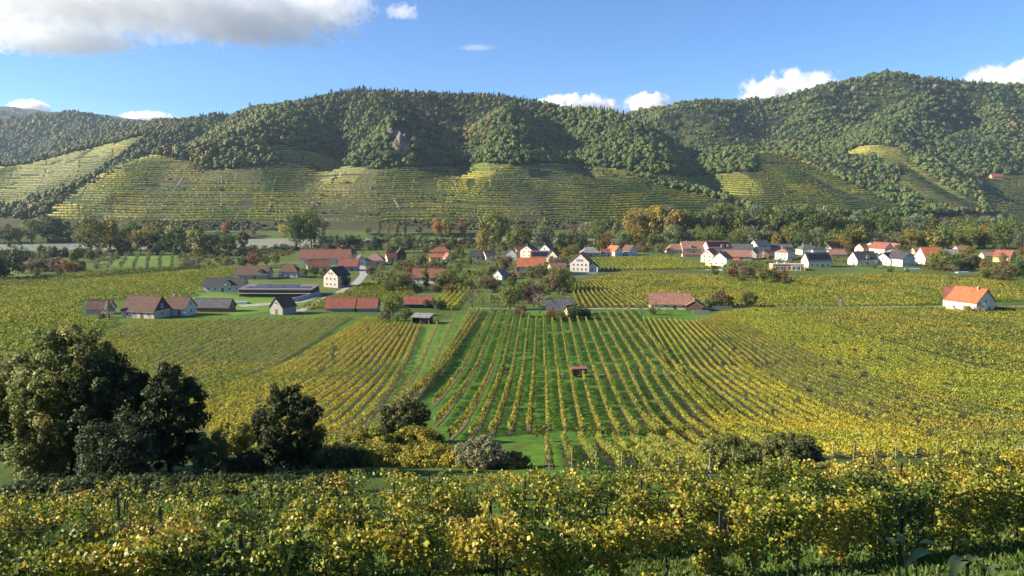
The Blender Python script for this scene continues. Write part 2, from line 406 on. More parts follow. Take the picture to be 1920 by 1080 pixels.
VINE_POLYS = [
    [(70,416),(95,392),(180,332),(240,298),(300,292),(360,307),(380,320),(440,317),(520,310),(530,300),(488,268),(560,278),(640,303),(650,313),(700,318),(760,314),(870,312),(905,307),(960,312),(1080,307),(1180,322),(1250,352),(1340,372),(1400,392),(1420,415)],
    [(-300,320),(-50,303),(60,292),(150,284),(272,254),(235,287),(170,332),(92,388),(0,392),(-300,395)],
    [(1395,281),(1440,282),(1520,312),(1600,347),(1700,396),(1560,402),(1440,402),(1400,388),(1330,365),(1240,338),(1190,325),(1300,332),(1400,322),(1425,310)],
    [(1578,290),(1610,276),(1650,271),(1688,277),(1705,302),(1765,342),(1850,396),(1780,396),(1725,378),(1680,345),(1690,320),(1640,300)],
    [(1832,335),(1870,328),(2100,335),(2100,400),(1860,400),(1840,365)]]
def vine_mask(X, Y, Z):
    px, py = project(X, Y, Z); r = np.zeros(np.shape(px), int)
    lim = [(880, 1330), (1250, 1600), (1080, 1560), (1250, 1800), (1300, 1850)]
    for i, (p, (a, b)) in enumerate(zip(VINE_POLYS, lim)):
        r[in_poly(px, py, p) & (Y > a) & (Y < b)] = i + 1
    return r
vm = vine_mask(hX, hY, hZ)
hc = np.empty((hX.size, 3)); hn = vnoise(_fx, _fy, 40, 5)
hc[:] = np.array([0.035, 0.046, 0.015]); 
k = vm.ravel() > 0
hc[k] = (np.array([0.045, 0.062, 0.018])[None] * (0.75 + 0.5 * hn[k])[:, None])
bank = (hZ.ravel() < 17) & (_fy < 1000)
hc[bank & ~k] = (0.06, 0.062, 0.03)
hills = link('hills', make_mesh('hills', np.stack([_fx, _fy, hZ.ravel()], 1), grid_faces(len(HR), len(HU)), hc, [M_GROUND], smooth=True))
tag(hills, 'wooded hills and terraced slopes beyond the river', kind='structure')
# ------------------------------------------------------------------ foliage builders
def rand_unit(n, rng):
    v = rng.normal(size=(n, 3)); return v / np.linalg.norm(v, axis=1)[:, None]

def leaf_quads(C, Nrm, size, rng, aspect=0.75, bend=0.18):
    """one bent four-sided leaf (or spray of leaves) per centre C, facing about Nrm"""
    n = len(C)
    a = np.cross(Nrm, rand_unit(n, rng)); a /= np.linalg.norm(a, axis=1)[:, None] + 1e-9
    b = np.cross(Nrm, a)
    s = (np.asarray(size) * rng.uniform(0.65, 1.35, n))[:, None]
    a = a * s * 0.5; b = b * s * 0.5 * aspect
    lift = Nrm * s * bend
    V = np.stack([C - a - lift * 0.3, C - b + lift, C + a - lift * 0.3, C + b + lift], 1).reshape(-1, 3)
    F = np.arange(4 * n).reshape(n, 4)
    return V, F

def crown_points(n, rng, rx, rz, zc, clumps=26, clump_r=0.42, shape='round', up=0.25):
    """leaf centres and facings spread over clumps that fill a crown"""
    k = clumps
    d = rand_unit(k, rng); rad = rng.uniform(0.35, 0.92, k) ** 0.7
    c = d * rad[:, None]
    if shape == 'cone':
        h = rng.uniform(0, 1, k); ang = rng.uniform(0, 2 * PI, k); rr = (1 - h) * rng.uniform(0.5, 0.95, k)
        c = np.stack([rr * np.cos(ang), rr * np.sin(ang), h * 2 - 1], 1)
    c = c * np.array([rx, rx, rz]) + np.array([0, 0, zc])
    cr = clump_r * rx * rng.uniform(0.6, 1.25, k)
    if shape == 'cone': cr = cr * np.clip(1.25 - (c[:, 2] - zc + rz) / (2 * rz), 0.25, 1)
    idx = rng.integers(0, k, n)
    u = rand_unit(n, rng); r = rng.uniform(0.25, 1.0, n) ** 0.45
    P = c[idx] + u * (cr[idx] * r)[:, None] * np.array([1, 1, 0.85])
    Nn = u * 0.8 + rand_unit(n, rng) * 0.55 + np.array([0, 0, up]); Nn /= np.linalg.norm(Nn, axis=1)[:, None]
    tone = rng.uniform(0.75, 1.25, k)[idx] * rng.uniform(0.8, 1.2, n)
    return P, Nn, tone, c

def crown_mesh(name, mat, seed, n=900, rx=3.6, rz=3.8, zc=6.0, leaf=0.55, clumps=26, clump_r=0.42, shape='round', hue=0.12):
    rng = np.random.default_rng(seed)
    P, Nn, tone, c = crown_points(n, rng, rx, rz, zc, clumps, clump_r, shape)
    V, F = leaf_quads(P, Nn, leaf, rng)
    w = rng.uniform(-hue, hue, n)
    col = np.stack([tone * (1 + w), tone, tone * (1 - w)], 1)
    return make_mesh(name, V, F, np.repeat(col, 4, 0), [mat]), c

M_LEAF_COL = leaf_mat('leaves_coloured', 'Col', 0.32)
M_LEAF_OBJ = leaf_mat('leaves_tree', 'object', 0.30)
M_LEAF_INST = leaf_mat('leaves_forest', 'inst', 0.08, var=0.25, nscale=0.02)
M_VINE = leaf_mat('leaves_vine', 'Col', 0.42, var=0.3, nscale=0.35)
M_BARK = plain('bark', (0.085, 0.065, 0.048), 0.9, 0.35, 3.0, 0.6)
M_STAKE = plain('grey_wood_stake', (0.27, 0.24, 0.19), 0.85, 0.2, 4.0)
M_SOIL = plain('vineyard_soil', (0.115, 0.088, 0.055), .95, .4, .6, .5)
M_ROCK = plain('rock', (0.13, 0.105, 0.085), 0.9, 0.45, 0.12, 1.0)
M_WALLSTONE = plain('dry_stone', (0.10, 0.088, 0.06), 0.9, 0.4, 0.4, 0.8)

# ------------------------------------------------------------------ forest on the hills (one mass, scattered)
def scatter(name, pts, rot, scl, tint, idx, coll, label):
    me = bpy.data.meshes.new(name); n = len(pts)
    me.vertices.add(n); me.vertices.foreach_set('co', np.ascontiguousarray(pts, np.float32).ravel())
    def att(nm, ty, arr, key):
        a = me.attributes.new(nm, ty, 'POINT'); a.data.foreach_set(key, np.ascontiguousarray(arr).ravel())
    att('rotz', 'FLOAT', rot.astype(np.float32), 'value'); att('scl', 'FLOAT_VECTOR', scl.astype(np.float32), 'vector')
    t4 = np.ones((n, 4), np.float32); t4[:, :3] = tint; att('tint', 'FLOAT_COLOR', t4, 'color'); att('pick', 'INT', idx.astype(np.int32), 'value')
    o = link(name, me); tag(o, label, kind='stuff')
    nt = bpy.data.node_groups.new(name + '_scatter', 'GeometryNodeTree')
    nt.interface.new_socket('Geometry', in_out='INPUT', socket_type='NodeSocketGeometry')
    nt.interface.new_socket('Geometry', in_out='OUTPUT', socket_type='NodeSocketGeometry')
    N = nt.nodes; L = nt.links
    gi = N.new('NodeGroupInput'); go = N.new('NodeGroupOutput'); mp = N.new('GeometryNodeMeshToPoints')
    ip = N.new('GeometryNodeInstanceOnPoints'); ci = N.new('GeometryNodeCollectionInfo')
    ci.inputs['Collection'].default_value = coll; ci.inputs['Separate Children'].default_value = True; ci.inputs['Reset Children'].default_value = True
    def na(nm, ty):
        x = N.new('GeometryNodeInputNamedAttribute'); x.data_type = ty; x.inputs['Name'].default_value = nm; return x.outputs['Attribute']
    cx = N.new('ShaderNodeCombineXYZ'); L.new(na('rotz', 'FLOAT'), cx.inputs['Z'])
    L.new(gi.outputs[0], mp.inputs['Mesh']); L.new(mp.outputs[0], ip.inputs['Points']); L.new(ci.outputs[0], ip.inputs['Instance'])
    ip.inputs['Pick Instance'].default_value = True
    L.new(na('pick', 'INT'), ip.inputs['Instance Index']); L.new(cx.outputs[0], ip.inputs['Rotation']); L.new(na('scl', 'FLOAT_VECTOR'), ip.inputs['Scale'])
    L.new(ip.outputs[0], go.inputs[0])
    md = o.modifiers.new('scatter', 'NODES'); md.node_group = nt
    return o

def ico(sub=1):
    t = (1 + 5 ** .5) / 2
    V = [(-1,t,0),(1,t,0),(-1,-t,0),(1,-t,0),(0,-1,t),(0,1,t),(0,-1,-t),(0,1,-t),(t,0,-1),(t,0,1),(-t,0,-1),(-t,0,1)]
    F = [(0,11,5),(0,5,1),(0,1,7),(0,7,10),(0,10,11),(1,5,9),(5,11,4),(11,10,2),(10,7,6),(7,1,8),(3,9,4),(3,4,2),(3,2,6),(3,6,8),(3,8,9),(4,9,5),(2,4,11),(6,2,10),(8,6,7),(9,8,1)]
    V = [np.array(v) / np.linalg.norm(v) for v in V]
    for _ in range(sub):
        C = {}; G = []
        def mid(a, b):
            k = (min(a, b), max(a, b))
            if k not in C: m = V[a] + V[b]; V.append(m / np.linalg.norm(m)); C[k] = len(V) - 1
            return C[k]
        for a, b, c in F: x, y, z = mid(a, b), mid(b, c), mid(c, a); G += [(a, x, z), (b, y, x), (c, z, y), (x, y, z)]
        F = G
    return np.array(V), np.array(F)
def lobed_crown(name, mat, seed, lobes=13, r=4.6, h=9.5):
    """far crown: leafy lobes with broken surfaces"""
    rng = np.random.default_rng(seed); IV, IF = ico(1); Vs = []; Fs = []; Cs = []; nv = 0
    for i in range(lobes):
        if i == 0: c = np.array([0, 0, h * .5]); rr = r * .62
        else:
            d = rand_unit(1, rng)[0]; d[2] = abs(d[2]) * 1.0 - .25; c = d * np.array([r * .66, r * .66, h * .36]) + np.array([0, 0, h * .5]); rr = r * rng.uniform(.26, .46)
        v = IV * rr * rng.uniform(.72, 1.28, (len(IV), 1)) * np.array([1, 1, .85]) + c
        Vs.append(v); Fs.append(IF + nv); nv += len(v); t = rng.uniform(.88, 1.12); Cs.append(np.tile([t * rng.uniform(.9, 1.1), t, t], (len(v), 1)) * rng.uniform(.8, 1.2, (len(v), 1)))
    d = rand_unit(110, rng); d[:, 2] = np.abs(d[:, 2]) * 1.1 - .3; P = d * np.array([r * .98, r * .98, h * .5]) * rng.uniform(.7, 1.05, (110, 1)) + np.array([0, 0, h * .5])
    V, F = leaf_quads(P, rand_unit(110, rng) * .6 + d * .7, 1.15, rng); tri = np.concatenate([F[:, :3], F[:, [0, 2, 3]]]) + nv
    Vs.append(V); Fs.append(tri); Cs.append(np.repeat(rng.uniform(.75, 1.3, (110, 1)), 4, 0) * np.ones(3))
    return make_mesh(name, np.concatenate(Vs), np.concatenate(Fs), np.concatenate(Cs), [mat])
forest_coll = bpy.data.collections.new('forest_kinds')
for i in range(5):                                          # broadleaf crowns, about 8 m wide
    me = lobed_crown('broadleaf_%d' % i, M_LEAF_INST, 100 + i)
    forest_coll.objects.link(bpy.data.objects.new('a_broadleaf_%d' % i, me))
for i in range(3):                                          # conifers
    me, _ = crown_mesh('conifer_%d' % i, M_LEAF_INST, 120 + i, 190, 3.5, 6.3, 7.0, 1.35, 30, 0.46, 'cone')
    forest_coll.objects.link(bpy.data.objects.new('b_conifer_%d' % i, me))

def forest_points(n, r0, r1, umin, umax, seed):
    rng = np.random.default_rng(seed)
    r = np.sqrt(rng.uniform(r0 ** 2, r1 ** 2, n)); u = rng.uniform(umin, umax, n)
    X = u * r; Y = r; Z = hill_z(X, Y); return X, Y, Z, rng
ROCKS = [(752,272,24,38),(1755,172,12,16),(1600,168,8,8)]
def grow_forest(name, n, r0, r1, umin, umax, seed, size, label, thin=None):
    X, Y, Z, rng = forest_points(n, r0, r1, umin, umax, seed)
    px, py = project(X, Y, Z)
    m = vine_mask(X, Y, Z) == 0
    m &= (Z > 16) & (Z > ground_z(X, Y) + 2)
    for (rx, ry, w, h) in ROCKS: m &= ~((((px - rx) / w) ** 2 + ((py - ry) / h) ** 2 < 1))
    if thin is not None: m &= thin(X, Y, Z, px, py, rng)
    X, Y, Z, px, py = X[m], Y[m], Z[m], px[m], py[m]; n = len(X)
    con = smooth(0.45, 0.62, vnoise(X, Y, 170, 9) + 0.35 * smooth(170, 260, Z) * (Y < 1900) + 0.25 * ((px > 700) & (px < 1100) & (py < 205)) - 0.18 * (px < 620) - 0.08)
    isc = rng.uniform(0, 1, n) < con * 0.62 - 0.25 * (Z < 150)
    idx = np.where(isc, 5 + rng.integers(0, 3, n), rng.integers(0, 5, n))
    s = size * np.clip(rng.lognormal(0, .3, n), .5, 1.7) * np.where(isc, .85, 1.0); scl = np.stack([s, s, s * rng.uniform(0.8, 1.3, n)], 1)
    dark = np.array([0.066, 0.105, 0.026]); olive = np.array([0.115, 0.14, 0.030]); gold = np.array([0.20, 0.16, 0.04]); rust = np.array([0.17, 0.105, 0.04]); fir = np.array([0.036, 0.066, 0.036])
    pal = np.stack([dark, olive, gold, rust])
    q = np.clip(vnoise(X, Y, 220, 11) * 0.6 + rng.uniform(0, 1, n) * 0.62 - 0.12, 0, 0.999)
    ci = np.where(q < 0.4, 0, np.where(q < 0.82, 1, np.where(q < 0.965, 2, 3)))
    tint = pal[ci] * 0.92 * rng.uniform(0.85, 1.15, n)[:, None] * (.8 + .4 * vnoise(X, Y, 55, 44))[:, None]; tint[isc] = fir[None] * rng.uniform(0.8, 1.3, isc.sum())[:, None]
    return scatter(name, np.stack([X, Y, Z - 0.8], 1), rng.uniform(0, 6.28, n), scl, tint, idx, forest_coll, label)

grow_forest('forest', 70000, 980, 2000, -0.78, 0.78, 31, 0.86, 'mixed autumn forest covering the hills beyond the river')
grow_forest('forest', 30000, 2000, 2750, -0.75, 0.8, 32, 1.05, 'hazy forest on the high mountain and its saddle')
grow_forest('forest', 13000, 2300, 3600, -0.78, -0.3, 33, 1.35, 'bluish forest on the far rounded hill behind the left spur')
grow_forest('forest', 2500, 4200, 4900, -0.8, -0.5, 34, 2.6, 'dark forest on the farthest blue hill at the left edge')
# scrub along gullies and terrace edges, and the dark bank above the road
def scrub(X, Y, Z, px, py, rng):
    e = vine_mask(X, Y, Z + 0.0)
    return np.ones(X.shape, bool)
SX, SY, SZ, srng = forest_points(75000, 875, 1750, -0.72, 0.75, 41)
spx, spy = project(SX, SY, SZ)
inv = vine_mask(SX, SY, SZ)
def near_line(px, py, pts, w):
    d = np.full(px.shape, 1e9)
    for (x0, y0), (x1, y1) in zip(pts[:-1], pts[1:]):
        t = np.clip(((px - x0) * (x1 - x0) + (py - y0) * (y1 - y0)) / ((x1 - x0) ** 2 + (y1 - y0) ** 2), 0, 1)
        d = np.minimum(d, np.hypot(px - x0 - t * (x1 - x0), (py - y0 - t * (y1 - y0)) * 1.5))
    return d < w
SCRUB_LINES = [([(240,298),(205,325),(150,350),(85,395)], 9), ([(375,318),(420,300),(500,315)], 12), ([(640,318),(610,360),(585,392)], 3),
               ([(845,318),(855,345),(862,400)], 2), ([(958,316),(975,345)], 2.5), ([(725,380),(860,365),(960,352)], 2), ([(1080,312),(1160,330),(1250,352)], 5),
               ([(1180,330),(1260,350),(1340,370)], 6), ([(1425,310),(1450,345),(1500,385)], 7), ([(1500,320),(1530,350),(1560,370)], 9), ([(1700,300),(1770,345)], 7), ([(1640,330),(1700,370),(1760,392)], 8),
               ([(500,400),(800,404),(1150,400)], 2), ([(700,345),(690,392)], 1.5), ([(415,335),(412,400)], 1.5), ([(520,330),(505,400)], 1.2), ([(1460,300),(1560,330)], 6)]
sm = np.zeros(SX.shape, bool)
for pts, w in SCRUB_LINES: sm |= near_line(spx, spy, pts, w) & (inv > 0)
sm |= (inv > 0) & (vnoise(SX, SY, 18, 21) > 0.83) & (srng.uniform(0, 1, SX.shape) < 0.05)
bank_m = (SZ > 3.5) & (SZ < 14) & (SY < 1150) & (SY > 885 + .16 * np.maximum(SX, 0)) & (vnoise(SX, SY, 45, 22) > 0.3)
sm |= bank_m
SX, SY, SZ = SX[sm], SY[sm], SZ[sm]; n = len(SX)
s = srng.uniform(0.22, 0.6, n); pal = np.array([[0.05, 0.07, 0.022], [0.085, 0.09, 0.028], [0.11, 0.085, 0.03]])
scatter('scrub', np.stack([SX, SY, SZ - 0.6], 1), srng.uniform(0, 6.28, n), np.stack([s, s, s * 0.8], 1), pal[srng.integers(0, 3, n)] * srng.uniform(0.7, 1.3, n)[:, None], srng.integers(0, 5, n), forest_coll, 'scrub along the terrace edges and on the road bank')

# ------------------------------------------------------------------ terraces: contour vine hedges and dry stone walls
def contours():
    U = np.linspace(-0.72, 0.72, 620); R = np.linspace(900, 1840, 520)
    X = U[None, :] * R[:, None]; Y = np.repeat(R[:, None], len(U), 1); Z = hill_z(X, Y); M = vine_mask(X, Y, Z)
    WB = 5.5 * (vnoise(X, Y, 120, 15) - .5) + 2.2 * (vnoise(X, Y * 0, 35, 16) - .5); ZW = Z + WB
    VV = []; FF = []; CC = []; WV = []; WF = []; nv = 0; nw = 0
    rng = np.random.default_rng(77)
    step = 3.3
    pal = np.array([[0.27, 0.30, 0.046], [0.35, 0.36, 0.05], [0.44, 0.39, 0.052], [0.21, 0.26, 0.042], [0.30, 0.31, 0.052]])
    for li, lev in enumerate(np.arange(13, 175, step)):
        for vid in range(1, 6):
            ok = (ZW[:-1] < lev) & (ZW[1:] >= lev) & (M[:-1] == vid)
            has = ok.any(0); r = ok.argmax(0); c = np.arange(len(U))
            z0 = ZW[r, c]; z1 = ZW[r + 1, c]; t = (lev - z0) / (z1 - z0 + 1e-9)
            y = R[r] + t * (R[1] - R[0]); x = U * y
            zt = hill_z(x, y); pxx, pyy = project(x, y, zt)
            plot = np.floor((pxx + 0.35 * pyy + 37 * vid) / 62 + vnoise(pxx * 0, pyy, 60, vid)).astype(int) * 31 + int(lev // 17) * 7
            fr = ((pxx + 0.35 * pyy + 37 * vid) / 62 + vnoise(pxx * 0, pyy, 60, vid)) % 1.0
            gap = (fr < 0.035) | (vnoise(x, y, 30, 8) > 0.84) | (vnoise(x * .25, y * 0 + lev * 9, 14, 18) > .86)
            seg = has[:-1] & has[1:] & (np.abs(np.diff(y)) < 9)
            hedge = seg & ~gap[:-1]
            i = np.nonzero(hedge)[0]
            if len(i):
                hgt = 2.35 * rng.uniform(0.75, 1.2, len(x)); dy = rng.uniform(-0.3, 0.3, len(x))
                def P(j, oy, z): return np.stack([x[j], y[j] + oy + dy[j], zt[j] + z * hgt[j]], 1)
                A = [P(i, -0.75, 0.05), P(i, -0.5, 0.75), P(i, 0.1, 1.0), P(i, 0.9, 0.35)]
                B = [P(i + 1, -0.75, 0.05), P(i + 1, -0.5, 0.75), P(i + 1, 0.1, 1.0), P(i + 1, 0.9, 0.35)]
                V = np.stack(A + B, 1).reshape(-1, 3); k = len(i); b = np.arange(k)[:, None] * 8 + nv
                F = np.concatenate([b + np.array([[q, q + 4, q + 5, q + 1]]) for q in range(3)])
                cc = pal[np.abs(np.sin(plot[i] * 12.9)) * 4.99 // 1 % 5 == np.arange(0, 1)] if False else pal[(np.abs(np.sin(plot[i] * 12.9898)) * 4.99).astype(int)]
                cc = cc * rng.uniform(0.75, 1.25, k)[:, None]
                VV.append(V); FF.append(F); CC.append(np.repeat(cc, 8, 0)); nv += 8 * k
                j = np.repeat(i, 4); u = rng.uniform(0, 1, len(j)); C = np.stack([x[j] + (x[j + 1] - x[j]) * u, y[j] + (y[j + 1] - y[j]) * u + rng.normal(-.35, .45, len(j)), zt[j] + (zt[j + 1] - zt[j]) * u + rng.uniform(.6, 2.3, len(j))], 1)
                V, F = leaf_quads(C, rand_unit(len(j), rng), 1.25, rng); VV.append(V); FF.append(F + nv); CC.append(np.repeat(np.repeat(cc, 4, 0) * rng.uniform(.7, 1.35, len(j))[:, None], 4, 0)); nv += len(V)
            w = seg & (vnoise(x, np.full_like(x, lev), 90, 13)[:-1] > (.45 if li % 3 == 0 else .74))
            i = np.nonzero(w)[0]
            if len(i):
                k = len(i); za, zb = zt[i], zt[i + 1]; tw = 1.0 if li % 3 == 0 else .4
                def W(xx, yy, zz): return np.stack([xx, yy, zz], 1)
                V = np.stack([W(x[i], y[i] - 2.1, za - 1.6), W(x[i + 1], y[i + 1] - 2.1, zb - 1.6), W(x[i + 1], y[i + 1] - 1.95, zb + tw), W(x[i], y[i] - 1.95, za + tw),
                              W(x[i + 1], y[i + 1] + 1.0, zb + tw), W(x[i], y[i] + 1.0, za + tw)], 1).reshape(-1, 3)
                b = np.arange(k)[:, None] * 6 + nw
                WF.append(np.concatenate([b + np.array([[0, 1, 2, 3]]), b + np.array([[3, 2, 4, 5]])])); WV.append(V); nw += 6 * k
    o = link('terrace_vines', make_mesh('terrace_vines', np.concatenate(VV), np.concatenate(FF), np.concatenate(CC), [M_VINE]))
    tag(o, 'contour rows of vines on the terraced slopes beyond the river', kind='stuff')
    o = link('terrace_walls', make_mesh('terrace_walls', np.concatenate(WV), np.concatenate(WF), None, [M_WALLSTONE]))
    tag(o, 'dry stone terrace walls between the hillside vines', kind='stuff')
contours()
def hit_hill(px, py):
    Yv = np.linspace(900, 2600, 1700); d = ray(px, py); t = Yv / d[1]; h = CAMZ + d[2] * t - hill_z(d[0] * t, Yv); i = int(np.argmax(h < 0)); return np.array([d[0] * t[i], Yv[i]])
M_STEP = plain('pale_steps', (.30, .27, .19), .9, .3, .3)
def hill_strip(name, pts, w, mat, label, lift=.5, kind='structure'):
    W = [hit_hill(*p) for p in pts]; P = []
    for a, b in zip(W[:-1], W[1:]): P += [a + (b - a) * i / 12 for i in range(12)]
    P = np.array(P + [W[-1]]); d = np.gradient(P, axis=0); d /= np.linalg.norm(d, axis=1)[:, None]; nr = np.stack([-d[:, 1], d[:, 0]], 1); rows = []
    for t in (-.5, .5): q = P + nr * w * t; rows.append(np.stack([q[:, 0], q[:, 1], hill_z(q[:, 0], q[:, 1]) + lift], 1))
    o = link(name, make_mesh(name, np.concatenate(rows), grid_faces(2, len(P)), None, [mat])); tag(o, label, kind=kind)
for i, (pts, w) in enumerate([([(845,322),(852,340),(858,362)], 3), ([(735,366),(748,392)], 3), ([(700,320),(690,372)], 2), ([(742,318),(735,360)], 1.8), ([(778,318),(772,358)], 1.8), ([(915,318),(920,352)], 2), ([(962,318),(972,345)], 3), ([(415,330),(414,398)], 2), ([(520,325),(503,398)], 2), ([(345,330),(300,392)], 1.6), ([(590,390),(640,325)], 2.5), ([(605,356),(680,358)], 2)]):
    hill_strip('path', pts, w, M_STEP, 'pale vineyard steps climbing the terraces')
M_LANE = plain('dark_lane', (.07, .07, .05), .9, .3, .2)  # dark surface colour of the two lanes across the terraces
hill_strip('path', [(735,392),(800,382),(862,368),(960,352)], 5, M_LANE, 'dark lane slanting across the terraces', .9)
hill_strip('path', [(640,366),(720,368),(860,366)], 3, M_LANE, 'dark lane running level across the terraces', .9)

# ------------------------------------------------------------------ valley vine rows
PAL = {
 'gold':   [(0.37,0.345,0.038),(0.45,0.385,0.036),(0.29,0.30,0.04),(0.20,0.235,0.032),(0.41,0.34,0.036)],
 'olive':  [(0.244,0.252,0.040),(0.186,0.213,0.034),(0.302,0.280,0.040),(0.139,0.179,0.032),(0.336,0.280,0.038)],
 'green':  [(0.180,0.230,0.032),(0.220,0.252,0.034),(0.133,0.185,0.028),(0.267,0.269,0.036),(0.325,0.291,0.037)],
 'bright': [(0.29,0.315,0.034),(0.34,0.335,0.034),(0.225,0.265,0.032),(0.39,0.345,0.034),(0.18,0.23,0.03)],
 'deep':   [(0.116,0.162,0.027),(0.151,0.190,0.029),(0.186,0.207,0.032),(0.099,0.134,0.025),(0.232,0.224,0.032)],
}
def row_arrays(p, q, rng, pal, dens, leaf, height=1.75, width=0.30, thin=1.0, core=True, patch=0):
    """foliage of one vine row from p to q (world x, y): a ragged hedge core and loose sprays"""
    p = np.asarray(p[:2], float); q = np.asarray(q[:2], float); Lr = np.hypot(*(q - p)); d = (q - p) / Lr; nrm = np.array([-d[1], d[0]])
    pal = np.array(pal); Vs = []; Fs = []; Cs = []; nv = 0
    ph = rng.uniform(0, 100)
    def hmod(s): return height * (0.84 + 0.30 * vnoise(s, s * 0 + ph, 1.7, 4) + 0.12 * vnoise(s, s * 0 + ph, 7, 5))
    def colr(s, n):
        w = np.clip(vnoise(p[0] + d[0] * s, p[1] + d[1] * s, 14, 6 + patch) * 1.1 + rng.normal(0, 0.28, n) - 0.05, 0, 0.999)
        order = np.array([2, 0, 1, 3, 4]) if False else np.array([3, 0, 2, 1, 4])
        return pal[order[(w * 5).astype(int)]] * rng.uniform(0.78, 1.22, n)[:, None]
    if core:
        step = 0.75 if dens > 8 else 1.1
        m = max(3, int(Lr / step)); s = np.linspace(0, Lr, m); h = hmod(s); g = rng.uniform(0.6, 1.25, m) * width * thin
        off = rng.normal(0, 0.06, m)
        prof = [(-0.75, 0.32), (-1.0, 0.66), (-0.35, 0.95), (0.4, 1.0), (1.0, 0.68), (0.75, 0.3)]
        X = p[0] + d[0] * s; Y = p[1] + d[1] * s; G = ground_z(X, Y)
        ring = []
        for a, z in prof:
            o = off + a * g * rng.uniform(0.8, 1.2, m); zz = G + h * z * rng.uniform(0.93, 1.07, m)
            ring.append(np.stack([X + nrm[0] * o, Y + nrm[1] * o, zz], 1))
        V = np.stack(ring, 1).reshape(-1, 3); k = 6
        i = np.arange(m - 1)[:, None] * k
        F = np.concatenate([i + np.array([[j, j + 1, j + 1 + k, j + k]]) for j in range(5)])
        cb = colr(s, m)
        Vs.append(V); Fs.append(F); Cs.append(np.repeat(cb, k, 0) * rng.uniform(0.8, 1.2, (m * k, 1))); nv += len(V)
    n = int(Lr * dens)
    if n > 0:
        s = rng.uniform(0, Lr, n); s = s[vnoise(s, s * 0 + ph, 2.3, 31) > .17]; n = len(s); X = p[0] + d[0] * s; Y = p[1] + d[1] * s
        a = rng.uniform(0, 2 * PI, n); rr = rng.uniform(0.35, 1.15, n)
        lat = np.cos(a) * width * rr * 1.1; h = hmod(s); zz = ground_z(X, Y) + h * (0.66 + 0.36 * np.sin(a) * rr)
        C = np.stack([X + nrm[0] * lat, Y + nrm[1] * lat, zz], 1)
        Nn = np.stack([nrm[0] * np.cos(a), nrm[1] * np.cos(a), np.sin(a) * 0.8 + 0.3], 1) + rand_unit(n, rng) * 1.0
        Nn /= np.linalg.norm(Nn, axis=1)[:, None]
        V, F = leaf_quads(C, Nn, leaf, rng, 0.85)
        Vs.append(V); Fs.append(F + nv); Cs.append(np.repeat(colr(s, n), 4, 0))
    return np.concatenate(Vs), np.concatenate(Fs), np.concatenate(Cs)

VROWS = []
def field(first, last, n, pal, label, group, dens=None, as_stuff=False, height=1.4, width=0.2, thin=1.0, leaf=None, spacing=2.7, skip=(), stakes=0, kindname='vine_row', jitter=0.0):
    """rows between two surveyed rows, each given as near pixel and far pixel"""
    a0, a1 = gp(*first[0]), gp(*first[1]); b0, b1 = gp(*last[0]), gp(*last[1])
    if n is None:
        mid = lambda u, v: (u + v) / 2
        dd = (a1 - a0)[:2]; dd = dd / np.hypot(*dd); w = (mid(b0, b1) - mid(a0, a1))[:2]
        n = max(2, int(round(abs(w[0] * dd[1] - w[1] * dd[0]) / spacing)) + 1)
    lines = [(a0 + (b0 - a0) * t, a1 + (b1 - a1) * t) for t in np.linspace(0, 1, n)]
    return lay_rows(lines, pal, label, group, dens, as_stuff, height, width, thin, leaf, skip, stakes, kindname)

def lay_rows(lines, pal, label, group, dens=None, as_stuff=False, height=1.4, width=0.2, thin=1.0, leaf=None, skip=(), stakes=0, kindname='vine_row'):
    SV = []; SF = []; SCc = []; nv = 0
    for i, (p, q) in enumerate(lines):
        if i in skip: continue
        rng = np.random.default_rng(1000 + len(VROWS) * 13 + i)
        D = 0.5 * (p[1] + q[1])
        dn = dens if dens is not None else (64 if D < 100 else 46 if D < 150 else 28 if D < 220 else 15 if D < 300 else 10 if D < 420 else 6)
        lf = leaf if leaf is not None else (0.23 if D < 100 else 0.29 if D < 150 else 0.35 if D < 220 else 0.46 if D < 300 else 0.6 if D < 420 else 0.82)
        V, F, Cc = row_arrays(p, q, rng, PAL[pal], dn, lf, height, width, thin, core=False)
        if as_stuff:
            SV.append(V); SF.append(F + nv); SCc.append(Cc); nv += len(V); continue
        o = link(kindname, make_mesh(kindname, V, F, Cc, [M_VINE])); tag(o, label.replace('{o}', nth(i)), 'vine row', group)
        VROWS.append((o, p, q))
        if D < 235:                                            # bare soil under the vines
            L_ = np.hypot(*(q - p)[:2]); k = max(3, int(L_ / 2.5)); tt = np.linspace(0, 1, k); P = p[None, :2] + (q - p)[None, :2] * tt[:, None]; dd = (q - p)[:2] / L_; nr = np.array([-dd[1], dd[0]])
            w = (.28 * rng.uniform(.5, 1.4, k))[:, None]; rw = [P + nr * w, P - nr * w]
            link('soil_strip', make_mesh('soil_strip', np.concatenate([np.stack([a[:, 0], a[:, 1], ground_z(a[:, 0], a[:, 1]) + .05], 1) for a in rw]), grid_faces(2, k), None, [M_SOIL]), o)
        for c in (p, q):
            e = link('end_post', STAKE_ME, o); e.location = (c[0], c[1], float(ground_z(c[0], c[1])) - .1); e.scale = (.9, .9, .72)
        if stakes:
            L_ = np.hypot(*(q - p)[:2]); k = int(L_ / stakes)
            for j in range(k + 1):
                c = p + (q - p) * (j / max(k, 1)); z = float(ground_z(c[0], c[1]))
                st = link('stake', STAKE_ME, o); st.location = (c[0] + rng.normal(0, 0.08), c[1], z - 0.1); st.rotation_euler = (rng.normal(0, 0.03), rng.normal(0, 0.03), 0)
                st.scale = (1, 1, rng.uniform(0.9, 1.1))
    if as_stuff:
        o = link('vineyard', make_mesh('vineyard', np.concatenate(SV), np.concatenate(SF), np.concatenate(SCc), [M_VINE])); tag(o, label, kind='stuff')
        return o
